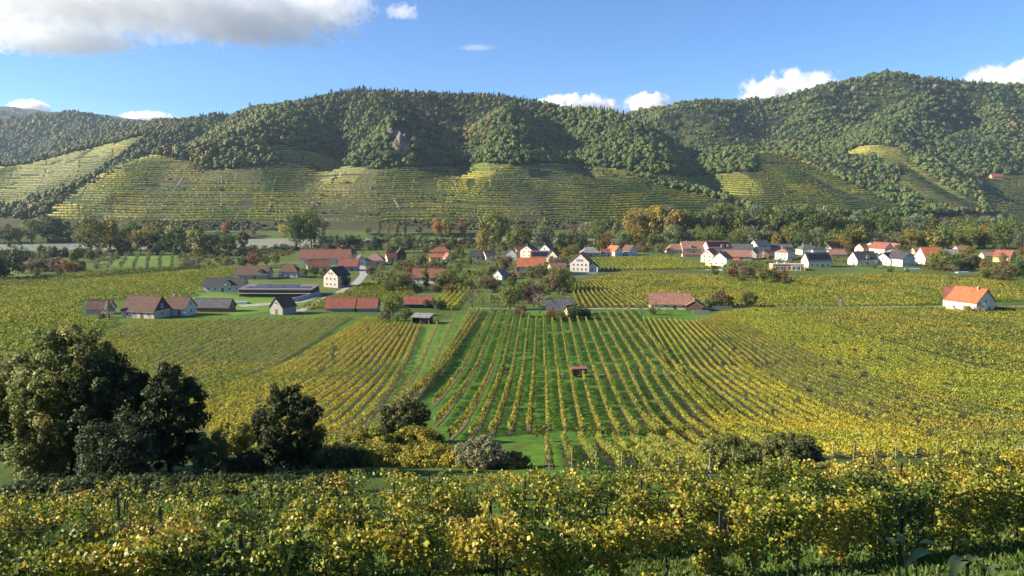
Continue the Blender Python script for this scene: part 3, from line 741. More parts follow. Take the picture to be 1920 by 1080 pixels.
_mb = MB(); _mb.tube([(0, 0, 0), (0, 0, 2.1)], 0.045, 5); STAKE_ME = _mb.mesh('stake', M_STAKE)

field([(813,762),(923,580)], [(817,800),(938,581)], 2, 'olive', '{o} long vine row of the pair beside the bright green strip', 'vine rows on the edge of the central field')
field([(843,827),(954,582)], [(990,812),(1006,595)], 5, 'olive', '{o} unbroken central vine row counting from the bright green strip', 'unbroken vine rows of the central field')
field([(1022,693),(1019,595)], [(1279,702),(1176,581)], 12, 'olive', '{o} vine row above the crossing track counting from the left', 'central vine rows above the crossing track')
field([(1028,808),(1024,697)], [(1233,822),(1158,697)], 7, 'olive', '{o} short vine row below the trailer track counting from the left', 'central vine rows below the crossing track')
field([(1312,866),(1179,698)], [(1456,838),(1290,707)], 6, 'olive', '{o} slanting vine row right of the trailer towards the yellow block', 'slanting vine rows right of the trailer', width=0.19, height=1.2)
field([(1030,880),(1026,834)], [(1330,895),(1215,838)], 7, 'olive', '{o} vine row end below the cross hedge counting from the left', 'near ends of the central vine rows', width=0.22)
field([(1480,862),(1205,598)], [(1868,856),(1306,604)], None, 'gold', '{o} golden yellow vine row counting from the central field', 'golden vine rows right of the centre', width=0.15, spacing=1.9, height=0.95, leaf=0.23, dens=44)
field([(1905,868),(1312,604)], [(1990,800),(1348,589)], None, 'olive', '{o} dull olive vine row counting from the golden block', 'olive vine rows of the right field', width=0.15, spacing=1.9, height=0.9, leaf=0.26, dens=32)
field([(1990,792),(1352,588)], [(1990,724),(1428,577)], None, 'bright', '{o} lime green vine row counting from the dull olive block', 'lime green vine rows of the right field', width=0.17, spacing=1.95, height=0.95, leaf=0.29, dens=26)
field([(1995,716),(1432,577)], [(2120,604),(1900,577)], None, 'olive', 'dense olive vineyard in front of the lone red roofed house', '', as_stuff=True, width=0.2, spacing=2.0, dens=10, height=0.95, leaf=0.42)
field([(1085,577),(1070,533)], [(1300,576),(1165,514)], None, 'olive', '{o} vine row behind the field road counting from the hedged garden', 'vine rows behind the field road', width=0.24, spacing=2.2, height=1.25)
field([(1304,576),(1169,514)], [(1440,576),(1316,517)], None, 'olive', '{o} vine row behind the tan farmhouse counting from its cream gable', 'vine rows behind the tan farmhouse', width=0.24, spacing=2.2, height=1.25)
field([(1446,576),(1324,518)], [(1700,574),(1450,526)], None, 'green', '{o} green vine row below the right orchard counting towards the bare tree', 'green vine rows below the pink cottage', width=0.26, spacing=2.3, height=1.25)
field([(1706,574),(1455,521)], [(2000,561),(1700,514)], None, 'olive', 'patchy olive vineyard below the dark roofed white houses', '', as_stuff=True, width=0.28, spacing=2.4, dens=8, height=1.3, leaf=0.62)
field([(2005,561),(1705,514)], [(2300,560),(1900,532)], None, 'olive', 'patchy vineyard at the right edge behind the lone house', '', as_stuff=True, width=0.34, spacing=2.7, dens=6, leaf=0.7)
field([(1122,508),(1103,485)], [(1333,504),(1250,482)], None, 'green', '{o} vine row right of the tall white gabled house', 'vine rows of the block below the village', width=0.27, spacing=2.4, height=1.3)
field([(562,582),(688,532)], [(742,563),(790,543)], None, 'green', '{o} green vine row between lane and red barns, counting from the lane', 'vine rows beside the village lane', width=0.26, spacing=2.5, height=1.3)
field([(812,572),(838,546)], [(846,582),(884,538)], None, 'gold', '{o} golden vine row behind the open shed, counting from the left', 'golden vine rows behind the open shed', width=0.27, spacing=2.5)
field([(856,540),(872,508)], [(888,528),(904,505)], None, 'green', '{o} short vine row in the garden plot, counting from the left', 'vine rows in the garden plot', width=0.24, spacing=2.7)
field([(330,762),(690,598)], [(520,880),(785,614)], None, 'gold', '{o} yellow vine row of the left field counting from the green block', 'yellow vine rows of the left field', width=0.16, spacing=2.1, height=1.1, leaf=0.26, dens=33)
field([(560,870),(788,614)], [(690,832),(880,584)], None, 'olive', '{o} thin young vine row with pale stakes, counting from the left', 'young staked vine rows', width=0.14, thin=0.55, height=1.25, spacing=3.1, stakes=5.5, dens=9, leaf=0.3)
field([(735,772),(890,583)], [(790,735),(906,583)], 3, 'olive', '{o} low vine row right of the staked plot', 'vine rows beside the staked plot', width=0.22, height=1.4)
field([(160,650),(255,606)], [(310,765),(652,595)], None, 'green', '{o} green vine row counting from the brown barns towards the yellow block', 'green vine rows below the brown barns', width=0.17, spacing=2.4, height=1.1, leaf=0.31, dens=22)

def clip_rows(poly_px, dpx, spacing):
    """parallel rows at one direction, cut to a field outline"""
    P = np.array([gp(*q)[:2] for q in poly_px]); a, b = gp(*dpx[0])[:2], gp(*dpx[1])[:2]
    d = (b - a) / np.hypot(*(b - a)); nr = np.array([-d[1], d[0]])
    s = P @ nr; out = []
    for c in np.arange(s.min() + spacing / 2, s.max(), spacing):
        ts = []
        for i in range(len(P)):
            p0, p1 = P[i], P[(i + 1) % len(P)]; s0, s1 = p0 @ nr - c, p1 @ nr - c
            if s0 * s1 < 0:
                q = p0 + (p1 - p0) * (s0 / (s0 - s1)); ts.append(q @ d)
        ts.sort()
        for j in range(0, len(ts) - 1, 2):
            if ts[j + 1] - ts[j] > 6:
                out.append((np.array([*(d * ts[j] + nr * c), 0]), np.array([*(d * ts[j + 1] + nr * c), 0])))
    return out
lay_rows(clip_rows([(-120,640),(-120,545),(0,540),(140,526),(300,513),(430,503),(448,504),(425,524),(384,534),(378,552),(330,562),(150,564),(152,600),(226,606),(140,652),(60,668)], [(325,540),(445,502)], 2.7),
         'green', 'rolling yellow green vineyard left of the winery', '', as_stuff=True, width=0.30, dens=8, leaf=.62)
lay_rows(clip_rows([(-120,540),(-120,531),(0,526),(150,513),(300,504),(430,500),(300,511),(140,524),(0,538)], [(325,540),(445,502)], 2.9),
         'deep', 'dark green vine rows at the far edge of the left vineyard', '', as_stuff=True, width=0.27, dens=9)
lay_rows(clip_rows([(-60,720),(-60,668),(60,672),(142,655),(190,652),(160,720)], [(325,540),(445,502)], 2.7), 'olive', 'vineyard patch behind the big tree mass on the left', '', as_stuff=True, width=0.30, dens=12, leaf=.4)

# ------------------------------------------------------------------ rock outcrops in the forest
def outcrop(label, px, py, Y, w, h, d, seed):
    IV, IF = ico(3); rng = np.random.default_rng(seed); q = at(px, py, Y)
    n = np.zeros(len(IV))
    for k, sc in enumerate((.9, .45, .2)): n += (vnoise(IV[:, 0] * 3 + IV[:, 1] * 2, IV[:, 2] * 1.6 + IV[:, 1], sc, seed + k) - .5) * (.7, .45, .3)[k]
    V = IV * (1 + n * .8)[:, None] * np.array([w, d, h]) + rng.normal(0, .55, IV.shape) * np.array([1, 1, .4])
    o = link('rock_outcrop', make_mesh('rock_outcrop', V, IF, None, [M_ROCK])); z = float(hill_z(q[0], Y)); o.location = (q[0], Y, z - h * .15); tag(o, label, 'rock')
def hill_hit(px, py):
    Yv = np.linspace(950, 2600, 1700); d = ray(px, py); t = Yv / d[1]; h = CAMZ + d[2] * t - hill_z(d[0] * t, Yv)
    i = int(np.argmax(h < 0)); return float(Yv[i])
for lb, px, py, w, h, d, sd in [('grey brown cliff breaking out of the middle hill forest', 752, 277, 12, 23, 10, 23), ('smaller crag left of the cliff in the middle hill forest', 735, 255, 12, 11, 9, 4), ('pale rock tooth below the right mountain skyline', 1752, 170, 12, 24, 12, 5),
                            ('broken pale rock beside the rock tooth', 1775, 180, 16, 11, 10, 6), ('small rock knob on the left shoulder of the mountain', 1601, 168, 10, 14, 10, 7), ('small crag left of the rock tooth', 1738, 176, 9, 13, 9, 8)]:
    outcrop(lb, px, py, hill_hit(px, py), w, h, d, sd)
# ------------------------------------------------------------------ clouds and haze
def cloud(px, py, Y, w, h, depth, label, seed, dens=0.02, flat=0.35, scale=2.2, cut=0.42, gain=2.6, rot=0.0, aniso=0.35):
    """a cumulus: closed hull filled with a cloud volume whose edge is broken up by noise"""
    c = at(px, py, Y)
    bm_v = []; bm_f = []
    n, m = 24, 14
    for j in range(m + 1):
        t = PI * j / m
        for i in range(n):
            a = 2 * PI * i / n; bm_v.append((math.sin(t) * math.cos(a), math.sin(t) * math.sin(a), math.cos(t)))
    F = grid_wrap(m + 1, n)
    mt, nt, N, L = new_mat('cloud_vapour')
    tc = N.new('ShaderNodeTexCoord')
    def vm(op, a, b=None):
        k = N.new('ShaderNodeVectorMath'); k.operation = op
        L.new(a, k.inputs[0])
        if b is not None:
            if isinstance(b, tuple): k.inputs[1].default_value = b
            else: L.new(b, k.inputs[1])
        return k
    def mth(op, a, b=None, clamp=False):
        k = N.new('ShaderNodeMath'); k.operation = op; k.use_clamp = clamp
        for i, v in enumerate((a, b)):
            if v is None: continue
            if isinstance(v, (int, float)): k.inputs[i].default_value = v
            else: L.new(v, k.inputs[i])
        return k.outputs[0]
    P = tc.outputs['Object']
    ln = vm('LENGTH', P).outputs['Value']
    asp = vm('MULTIPLY', P, (w / h, depth / h, 1.0)).outputs[0]
    off = vm('ADD', asp, (seed * 3.7, seed * 1.3, seed * 2.1)).outputs[0]
    nz = N.new('ShaderNodeTexNoise'); nz.inputs['Scale'].default_value = scale; nz.inputs['Detail'].default_value = 6; nz.inputs['Roughness'].default_value = 0.58
    L.new(off, nz.inputs['Vector'])
    sep = N.new('ShaderNodeSeparateXYZ'); L.new(P, sep.inputs[0])
    under = mth('MULTIPLY', mth('MAXIMUM', mth('SUBTRACT', -flat, sep.outputs['Z']), 0.0), 2.5)       # flattish base
    f = mth('SUBTRACT', mth('ADD', mth('SUBTRACT', 1.0, ln), mth('MULTIPLY', mth('SUBTRACT', nz.outputs['Fac'], 0.5), gain)), under)
    d = mth('MULTIPLY', mth('SUBTRACT', f, cut), 6.0, True)
    d = mth('MULTIPLY', d, mth('MULTIPLY', mth('SUBTRACT', 1.0, ln), 6.0, True))
    v = N.new('ShaderNodeVolumePrincipled'); v.inputs['Color'].default_value = (1, 1, 1, 1); v.inputs['Anisotropy'].default_value = aniso
    L.new(mth('MULTIPLY', d, dens), v.inputs['Density'])
    o = N.new('ShaderNodeOutputMaterial'); L.new(v.outputs[0], o.inputs['Volume'])
    ob = link('cloud', make_mesh('cloud', np.array(bm_v), F, None, [mt])); ob.location = c; ob.scale = (w, depth, h); ob.rotation_euler = (0, 0, rot)
    tag(ob, label, 'cloud', 'clouds in the blue sky')
    return ob
def grid_wrap(nr, nc):
    i = np.arange(nr - 1)[:, None] * nc; k = np.arange(nc)[None, :]; k2 = (k + 1) % nc
    return np.stack([i + k, i + nc + k, i + nc + k2, i + k2], -1).reshape(-1, 4)

cloud(150, -8, 4200, 1500, 330, 900, 'wide grey cloud with bright ragged rim in the upper left sky', 1, dens=0.0055, flat=0.35, scale=2.9, cut=0.30, gain=3.6)
cloud(480, 42, 4100, 620, 190, 350, 'broken white tail of the big grey cloud', 11, dens=0.008, flat=0.5, scale=2.6, cut=0.30, gain=3.4)
cloud(615, 15, 4300, 330, 130, 250, 'ragged white end of the big cloud, above the left ridge', 13, dens=0.007, flat=0.6, scale=2.4, cut=0.28, gain=3.2)
cloud(110, 78, 4000, 520, 95, 300, 'bright white fringe under the big grey cloud', 12, dens=0.009, flat=0.5, scale=2.2, cut=0.25, gain=3.0)
cloud(1500, 185, 9500, 950, 400, 600, 'large white cumulus rising behind the saddle left of the mountain', 2, dens=0.014, cut=0.22, gain=1.9)
cloud(1900, 175, 9500, 800, 460, 600, 'white cumulus behind the mountain at the right edge', 3, dens=0.014, cut=0.22, gain=1.9)
cloud(1215, 207, 9500, 360, 270, 300, 'small white cumulus above the saddle, right of its pair', 4, dens=0.018, cut=0.18, gain=1.9)
cloud(1080, 208, 9500, 700, 250, 300, 'low white cumulus behind the falling ridge of the middle hill', 5, dens=0.018, cut=0.22, gain=2.1)
cloud(55, 203, 9500, 290, 130, 200, 'tiny white cloud above the far hill at the left', 6, dens=0.02, cut=0.18, gain=1.8)
cloud(275, 222, 9500, 420, 110, 200, 'sliver of white cloud peeping over the left ridge', 7, dens=0.02, cut=0.22, gain=1.8)
cloud(755, 24, 6000, 190, 90, 150, 'small wispy cloud right of the big grey cloud', 8, dens=0.006, cut=0.35, gain=2.2)
cloud(893, 90, 8000, 260, 50, 150, 'faint streak of cloud above the middle hilltop', 9, dens=0.003, cut=0.35, gain=2.2)

hz, nt, N, L = new_mat('haze_air')
v = N.new('ShaderNodeVolumePrincipled'); v.inputs['Color'].default_value = (0.62, 0.78, 1.0, 1); v.inputs['Density'].default_value = 0.000042; v.inputs['Anisotropy'].default_value = 0.2
o = N.new('ShaderNodeOutputMaterial'); L.new(v.outputs[0], o.inputs['Volume'])
mb = MB(); mb.box(-6500, 6500, -300, 6200, -60, 640)
haze = link('haze', mb.mesh('haze', hz)); tag(haze, 'thin bluish air over the valley', kind='stuff')
# ------------------------------------------------------------------ buildings
def roof_mat(name, c, var=0.38, pitch=5.0, rough=0.85):
    m, nt, N, L = new_mat(name)
    tc = N.new('ShaderNodeTexCoord')
    w = N.new('ShaderNodeTexWave'); w.wave_type = 'BANDS'; w.bands_direction = 'Z'; w.inputs['Scale'].default_value = pitch; w.inputs['Distortion'].default_value = 0.6; w.inputs['Detail'].default_value = 2
    L.new(tc.outputs['Object'], w.inputs['Vector'])
    f = noise(nt, 0.9, 5, 0.7); f2 = noise(nt, 6.0, 2, 0.6)
    lo = tuple(x * (1 - var) for x in c); hi = tuple(min(1, x * (1 + var)) for x in c)
    cc = mixrgb(nt, ramp(nt, f, [(0.3, lo), (0.7, hi)]), ramp(nt, f2, [(0.35, 0.8), (0.65, 1.15)]), 1.0, 'MULTIPLY')
    finish(nt, cc, rough, w.outputs['Fac'], 0.05, 0.6, 0.25)
    return m
ROOF = {k: roof_mat('roof_tiles_' + k, c) for k, c in {
    'orange': (0.39,0.125,0.055), 'red': (0.25,0.085,0.056), 'brick': (0.20,0.08,0.057), 'brown': (0.12,0.066,0.05), 'tan': (0.27,0.155,0.11), 'dark': (0.055,0.052,0.056), 'slate': (0.10,0.10,0.108), 'grey': (0.22,0.21,0.20), 'rose': (0.29,0.145,0.105)}.items()}
WALL = {k: plain('render_' + k, c, 0.9, 0.07, 0.8) for k, c in {
    'white': (0.58,0.55,0.49), 'cream': (0.70,0.60,0.42), 'yellow': (0.60,0.43,0.18), 'beige': (0.52,0.42,0.30), 'pink': (0.56,0.42,0.36), 'salmon': (0.55,0.24,0.16), 'mint': (0.58,0.66,0.62), 'grey': (0.30,0.285,0.26), 'wood': (0.085,0.052,0.034), 'anthracite': (0.05,0.052,0.058), 'brickred': (0.33,0.12,0.08)}.items()}
M_FRAME = plain('window_frame', (0.62,0.60,0.56), 0.5, 0.05)
M_DOOR = plain('door_wood', (0.16,0.09,0.05), 0.6, 0.2, 3)
M_CHIM = plain('chimney_brick', (0.33,0.22,0.17), 0.9, 0.2, 3)
m_, nt_, N_, L_ = new_mat('window_glass'); finish(nt_, (0.022, 0.028, 0.036), 0.08, spec=0.6); M_GLASS = m_
m_, nt_, N_, L_ = new_mat('solar_glass'); finish(nt_, (0.014, 0.018, 0.032), 0.22, spec=0.45); M_SOLAR = m_
M_METAL = plain('zinc', (0.34,0.35,0.36), 0.45, 0.1, 2, metal=0.6)
M_CONC = plain('concrete', (0.36,0.35,0.33), 0.9, 0.12, 1.2)
# one window: frame ring (1 x 1, facing -y) and a pane
_w = MB(); t = 0.1
for b in ((-0.5, 0.5, 0, t), (-0.5, 0.5, 1 - t, 1), (-0.5, -0.5 + t, t, 1 - t), (0.5 - t, 0.5, t, 1 - t), (-0.03, 0.03, t, 1 - t)): _w.box(b[0], b[1], -0.07, 0.02, b[2], b[3])
_w.box(-0.56, 0.56, -0.13, 0.02, -0.07, -0.001)
WIN_ME = _w.mesh('window', M_FRAME)
PANE_ME = MB().box(-0.42, 0.42, -0.03, -0.005, 0.08, 0.92).mesh('pane', M_GLASS)
DOOR_ME = MB().box(-0.5, 0.5, -0.07, 0.02, 0, 1).mesh('door', M_DOOR)
def put_on(face, u, z, W, H, me, name, par, L, D, pane=False):
    o = link(name, me, par)
    if face == 'front': o.location = (u, -D / 2, z); a = 0
    elif face == 'back': o.location = (u, D / 2, z); a = PI
    elif face == 'left': o.location = (-L / 2, u, z); a = -PI / 2
    else: o.location = (L / 2, u, z); a = PI / 2
    o.rotation_euler = (0, 0, a); o.scale = (W, 1.4, H)
    if pane: link('pane', PANE_ME, o)
    return o

HOUSES = []
def house(label, cx, by, Lp, Dp, hp_, rp, rz, roof, wall, cat='house', name='house', hip=False, win=(3, 0, 2, 2), floors=None, chim=1, over=0.45, door='front', solar=0, dormer=None, gable=None, group=None, chim_u=None, wsize=(1.1, 1.35), jerkin=False):
    """Lp ridge length, Dp depth, hp_ wall height, rp roof height, all in photo pixels at the house; rz in degrees (0: eaves face the camera, 90: a gable does)"""
    c = gp(cx, by); s = c[1] / FPX / CP
    L, D, H, R = Lp * s, Dp * s, hp_ * s, rp * s
    root = empty(name, (c[0], c[1], float(ground_z(c[0], c[1])) - 0.05), math.radians(rz))
    tag(root, label, cat, group)
    w = MB()
    if hip: w.box(-L/2, L/2, -D/2, D/2, 0, H)
    else: w.prism([(-D/2, 0), (D/2, 0), (D/2, H), (0, H + R), (-D/2, H)], 'x', -L/2, L/2)
    w.build('wall', WALL[wall], root)
    if gable:                                                # boarded gable triangles, a little proud of the wall
        for sx in (-1, 1):
            g = MB(); x0, x1 = (L/2 + 0.01, L/2 + 0.06) if sx > 0 else (-L/2 - 0.06, -L/2 - 0.01)
            g.prism([(-D/2 + 0.05, H), (D/2 - 0.05, H), (0, H + R - 0.06)], 'x', x0, x1); g.build('gable_boarding', WALL[gable], root)
    r = MB(); th = 0.28; k = R / (D / 2); ov = over
    if hip:
        e = D / 2 + ov; ex = L / 2 + ov; rl = max(0.05, L / 2 - D / 2 * 0.8); zb = H - 0.02
        V = [(-ex, -e, zb), (ex, -e, zb), (ex, e, zb), (-ex, e, zb), (-rl, 0, H + R), (rl, 0, H + R)]
        r.add(V + [(a, b, cz + 0.0) for a, b, cz in []], [(0, 1, 5, 4), (1, 2, 5), (2, 3, 4, 5), (3, 0, 4), (3, 2, 1, 0)])
        r.box(-ex, ex, -e, e, zb - 0.16, zb - 0.005)
        ro = r.build('roof', ROOF[roof], root)
    else:
        ax = L / 2 + ov * 0.8
        r.prism([(-D/2 - ov, H - k * ov + 0.04), (0, H + R + 0.04), (0, H + R + 0.04 + th), (-D/2 - ov, H - k * ov + 0.04 + th)], 'x', -ax, ax)
        r.prism([(D/2 + ov, H - k * ov + 0.04 + th), (0.002, H + R + 0.04 + th), (0.002, H + R + 0.04), (D/2 + ov, H - k * ov + 0.04)], 'x', -ax, ax)
        ro = r.build('roof', ROOF[roof], root)
        MB().tube([(-ax, 0, H + R + th + 0.05), (ax, 0, H + R + th + 0.05)], 0.13, 6).build('ridge_cap', ROOF[roof], ro)
        MB().box(-ax, ax, -D/2 - ov - 0.13, -D/2 - ov - 0.005, H - k * ov + 0.05, H - k * ov + 0.19).build('gutter', M_METAL, ro)
    # windows: (front columns, back columns, left gable columns, right gable columns)
    nf = floors or (2 if H > 4.6 else 1)
    for face, n in zip(('front', 'back', 'left', 'right'), win):
        span = (L if face in ('front', 'back') else D) - 1.6
        rows = nf + (1 if (face in ('left', 'right') and R > 2.6 and not hip) else 0)
        for fl in range(rows):
            z = 0.95 + fl * 2.75
            m = n if fl < nf else max(1, n - 1)
            sp = span if fl < nf else span * 0.42
            if z + wsize[1] > H + (R * 0.75 if fl >= nf else 0): continue
            for i in range(m):
                u = ((i + 0.5) / m - 0.5) * sp
                if door == face and fl == 0 and i == m // 2: 
                    put_on(face, u, 0.05, 1.1, 2.1, DOOR_ME, 'door', root, L, D); continue
                put_on(face, u, z, wsize[0], wsize[1], WIN_ME, 'window', root, L, D, True)
    for i in range(chim):
        u = (chim_u if chim_u is not None else (-0.25 + 0.5 * i)) * L
        ch = MB().box(u - 0.32, u + 0.32, 0.25, 0.95, H + R * 0.5, H + R + 0.95).build('chimney', M_CHIM, ro)
        MB().box(u - 0.4, u + 0.4, 0.17, 1.03, H + R + 0.953, H + R + 1.06).build('chimney_cap', M_CONC, ch)
    if solar and not hip:
        nrm = Vector((0, -k, 1)).normalized() if False else None
        sl = math.hypot(D / 2, R); ang = math.atan2(R, D / 2)
        pw = (L - 1.2) / solar
        for i in range(solar):
            pnl = MB().box(-pw / 2 + 0.12, pw / 2 - 0.12, -sl * 0.34, sl * 0.34, 0.05, 0.13).build('solar_panel', M_SOLAR, ro)
            pnl.location = (-L / 2 + 0.6 + pw * (i + 0.5), -D / 4 - math.sin(ang) * th * 0.9 + 0.0, H + R / 2 + 0.04 + math.cos(ang) * th + 0.02); pnl.rotation_euler = (ang, 0, 0)
    if dormer:
        for u in dormer:
            d0 = -D / 2 + 0.2; zz = H + 0.15; wd = 1.3; hh = min(1.5, R * 0.45); dx = u * L
            dm = MB().prism([(dx - wd, zz - 0.3), (dx + wd, zz - 0.3), (dx + wd, zz + hh), (dx, zz + hh + 1.0), (dx - wd, zz + hh)], 'y', d0, d0 + D * 0.4).build('dormer', WALL[wall], root)
            rr = MB(); rr.prism([(dx - wd - 0.25, zz + hh - 0.12), (dx, zz + hh + 1.03), (dx, zz + hh + 1.24), (dx - wd - 0.25, zz + hh + 0.1)], 'y', d0 - 0.3, d0 + D * 0.42)
            rr.prism([(dx + wd + 0.25, zz + hh + 0.1), (dx + 0.002, zz + hh + 1.24), (dx + 0.002, zz + hh + 1.03), (dx + wd + 0.25, zz + hh - 0.12)], 'y', d0 - 0.3, d0 + D * 0.42)
            rr.build('dormer_roof', ROOF[roof], dm)
            wn_ = link('window', WIN_ME, dm); wn_.location = (dx, d0, zz + 0.15); wn_.scale = (1.2, 1.2, min(1.25, hh)); 
            pn = link('dormer_pane', PANE_ME, dm); pn.location = (dx, d0, zz + 0.15); pn.scale = (1.2, 1.2, min(1.25, hh))
    HOUSES.append((root, L, D, H, R, c))
    return root, L, D, H, R

# --- lower left farm group
house('small brown roofed cottage beside the pale flowering tree', 190, 588, 42, 26, 11, 13, 4, 'brown', 'pink', win=(2,0,1,1), chim=1)
house('long barn with brown tiled roof and boarded dark gable', 275, 594, 70, 44, 15, 24, -14, 'brown', 'beige', 'barn', 'barn', win=(4,0,0,1), gable='wood', chim=0)
house('white house with dark roof wedged behind the boarded barn', 338, 590, 46, 34, 16, 16, -10, 'brown', 'white', win=(2,0,1,1))
house('low barn with slate grey roof and rosy gable next to a carport', 402, 583, 70, 30, 10, 13, -4, 'slate', 'brickred', 'barn', 'barn', win=(3,0,0,1), chim=0)
house('small white gabled field house with brown roof and open porch', 531, 588, 34, 32, 15, 17, 62, 'brown', 'grey', win=(0,0,1,2), chim=0, door='left')
house('red tiled barn, longer of the two joined by a gap', 641, 583, 54, 32, 9, 16, 0, 'red', 'grey', 'barn', 'barn', win=(3,0,1,1), chim=0)
house('short red tiled barn right of its longer twin', 691, 583, 36, 32, 9, 15, 0, 'red', 'grey', 'barn', 'barn', win=(2,0,1,1), chim=0)
house('red roofed garden house with dark glazed front', 785, 576, 52, 26, 9, 11, -2, 'red', 'anthracite', win=(4,0,1,1), chim=0, wsize=(2.0, 1.6))
# --- winery group
house('white farm building with dark roof and small gabled bay', 424, 546, 74, 30, 11, 13, -2, 'dark', 'white', win=(5,0,1,1), dormer=(0.13,), chim=1)
house('brown roofed hall behind the winery', 478, 522, 58, 34, 9, 14, -2, 'brown', 'grey', win=(4,0,1,1), chim=0, dormer=(0.3,))
house('brown hipped roof house with white walls above the winery', 545, 519, 36, 30, 11, 13, -3, 'brown', 'white', win=(3,0,2,2), hip=True)
house('pale pink gabled house with black roof at the lane', 632, 537, 34, 34, 22, 14, 62, 'dark', 'pink', win=(2,0,3,2), chim=0)
# --- red roofed estate behind the lane
house('long brick red courtyard roof of the old estate', 612, 494, 92, 34, 11, 15, 2, 'brick', 'white', win=(6,0,2,2), chim=3)
house('white gabled wing of the old estate', 648, 490, 34, 26, 14, 13, 68, 'brick', 'white', win=(1,0,2,2))
house('low red roofed wing in front of the old estate', 597, 507, 40, 26, 8, 11, 20, 'brick', 'white', win=(2,0,1,1), chim=0)
house('red roofed wine store beside the lane top', 655, 507, 34, 30, 9, 12, 4, 'red', 'grey', win=(2,0,1,1), chim=0)
house('small white gable at the top of the lane', 676, 497, 22, 18, 9, 9, 112, 'brick', 'white', win=(1,0,1,1), chim=0)
house('hipped rosy brown roof among bare orchard shrubs', 703, 496, 36, 32, 9, 11, 3, 'tan', 'beige', win=(2,0,1,1), hip=True, chim=0)
house('small red roof next to the tilted dark loft', 733, 490, 18, 18, 8, 9, 25, 'red', 'beige', win=(1,0,1,1), chim=0)
house('narrow dark wooden loft house with tall chimney', 752, 487, 12, 18, 12, 10, 110, 'dark', 'wood', win=(1,0,1,1))
house('cream villa with bright red hipped roof', 827, 482, 34, 26, 11, 8, 4, 'red', 'cream', win=(4,0,2,2), hip=True)
house('low red porch wing of the cream villa', 818, 489, 24, 16, 7, 6, 10, 'orange', 'cream', win=(2,0,1,1), chim=0)
house('white gabled side wing of the cream villa', 840, 490, 14, 13, 8, 7, 120, 'orange', 'white', win=(1,0,1,1), chim=0)
house('brownish red roof half hidden by garden trees', 802, 530, 54, 30, 12, 14, -6, 'brick', 'white', win=(3,0,1,2), chim=0)
# --- centre village
house('dark roofed cottage behind the kitchen gardens', 893, 486, 22, 20, 7, 9, 0, 'dark', 'white', win=(2,0,1,1), chim=0)
house('pale roofed white cottage beside the dark roofed one', 917, 486, 22, 18, 7, 9, 30, 'tan', 'white', win=(2,0,1,1), chim=0)
house('white gabled house with small orange roof', 957, 487, 20, 24, 12, 10, 84, 'orange', 'white', win=(1,0,3,1), chim=0)
house('cream block with grey brown roof behind the orange one', 992, 482, 24, 24, 14, 8, 62, 'slate', 'cream', win=(2,0,2,2))
house('red roof peeping out behind the cream block', 978, 478, 26, 18, 9, 9, 20, 'red', 'cream', win=(1,0,1,1), chim=0)
house('grey roofed twin gables at the back of the centre', 1024, 476, 22, 20, 10, 9, 70, 'slate', 'mint', win=(1,0,2,1))
house('red roofed house carrying a row of solar panels', 1012, 490, 34, 26, 8, 11, -2, 'red', 'cream', win=(3,0,1,1), solar=3, chim=0)
house('steep red gable beside the solar panels', 1037, 492, 18, 20, 12, 11, 72, 'red', 'cream', win=(1,0,1,1), chim=0)
house('white house with broad bright orange roof facing the fields', 994, 512, 48, 28, 14, 14, -1, 'orange', 'white', win=(5,0,2,2), chim=0)
house('beige gable half hidden behind the big walnut tree', 1044, 515, 30, 24, 12, 10, 20, 'tan', 'yellow', win=(2,0,2,1), chim=0)
house('tall white gabled house with steep orange roof and balcony', 1090, 508, 32, 36, 18, 16, 72, 'orange', 'white', win=(2,0,4,3), chim=0)
house('brown roofed side wing of the tall white gabled house', 1112, 509, 16, 20, 9, 8, 74, 'brown', 'white', win=(1,0,1,1), chim=0)
house('small grey roofed garden house with white gable', 940, 523, 22, 20, 8, 9, 52, 'grey', 'white', win=(1,0,1,1), chim=0)
house('tiny wooden cabin with tilted glass roof', 972, 518, 16, 16, 6, 8, 50, 'grey', 'wood', win=(1,0,1,1), chim=0, cat='cabin', name='cabin')
house('grey hipped farmhouse roof behind the upper vines', 1106, 480, 34, 26, 7, 10, 4, 'grey', 'beige', win=(3,0,1,1), hip=True)
house('white gable with orange roof at the upper vines', 1152, 479, 26, 18, 9, 9, 120, 'orange', 'white', win=(1,0,2,2), chim=0)
house('low brown roof left of the orange one at the upper vines', 1136, 479, 20, 14, 6, 6, 0, 'brick', 'white', win=(2,0,1,1), chim=0)
house('white gable with brown roof right of the orange one', 1180, 478, 24, 18, 9, 9, 118, 'brown', 'white', win=(1,0,2,2), chim=0)
# --- middle field gardens
house('grey shingle cottage sunk among garden bushes', 1050, 588, 50, 36, 10, 17, -3, 'slate', 'beige', win=(2,0,1,1), chim=1, chim_u=0.3)
house('small red lean-to roof beside the grey shingle cottage', 1070, 592, 20, 18, 9, 10, 30, 'red', 'beige', win=(1,0,1,1), chim=0, name='lean_to', cat='shed')
house('long farmhouse with weathered tan roof and cream gable', 1255, 578, 74, 36, 11, 17, -8, 'rose', 'cream', win=(4,0,2,1), chim=2)
house('dark timber cabin with balcony right of the tan farmhouse', 1303, 582, 26, 30, 10, 9, 70, 'tan', 'wood', win=(2,0,2,2), cat='cabin', name='cabin')
house('lone cream house with bright red roof standing in the vines', 1818, 582, 56, 58, 20, 22, 118, 'orange', 'cream', win=(2,2,2,2), chim=1)
house('cream gabled wing on the left of the lone red roofed house', 1788, 577, 34, 34, 19, 20, 152, 'brick', 'cream', win=(0,0,1,1), chim=0, door=None)
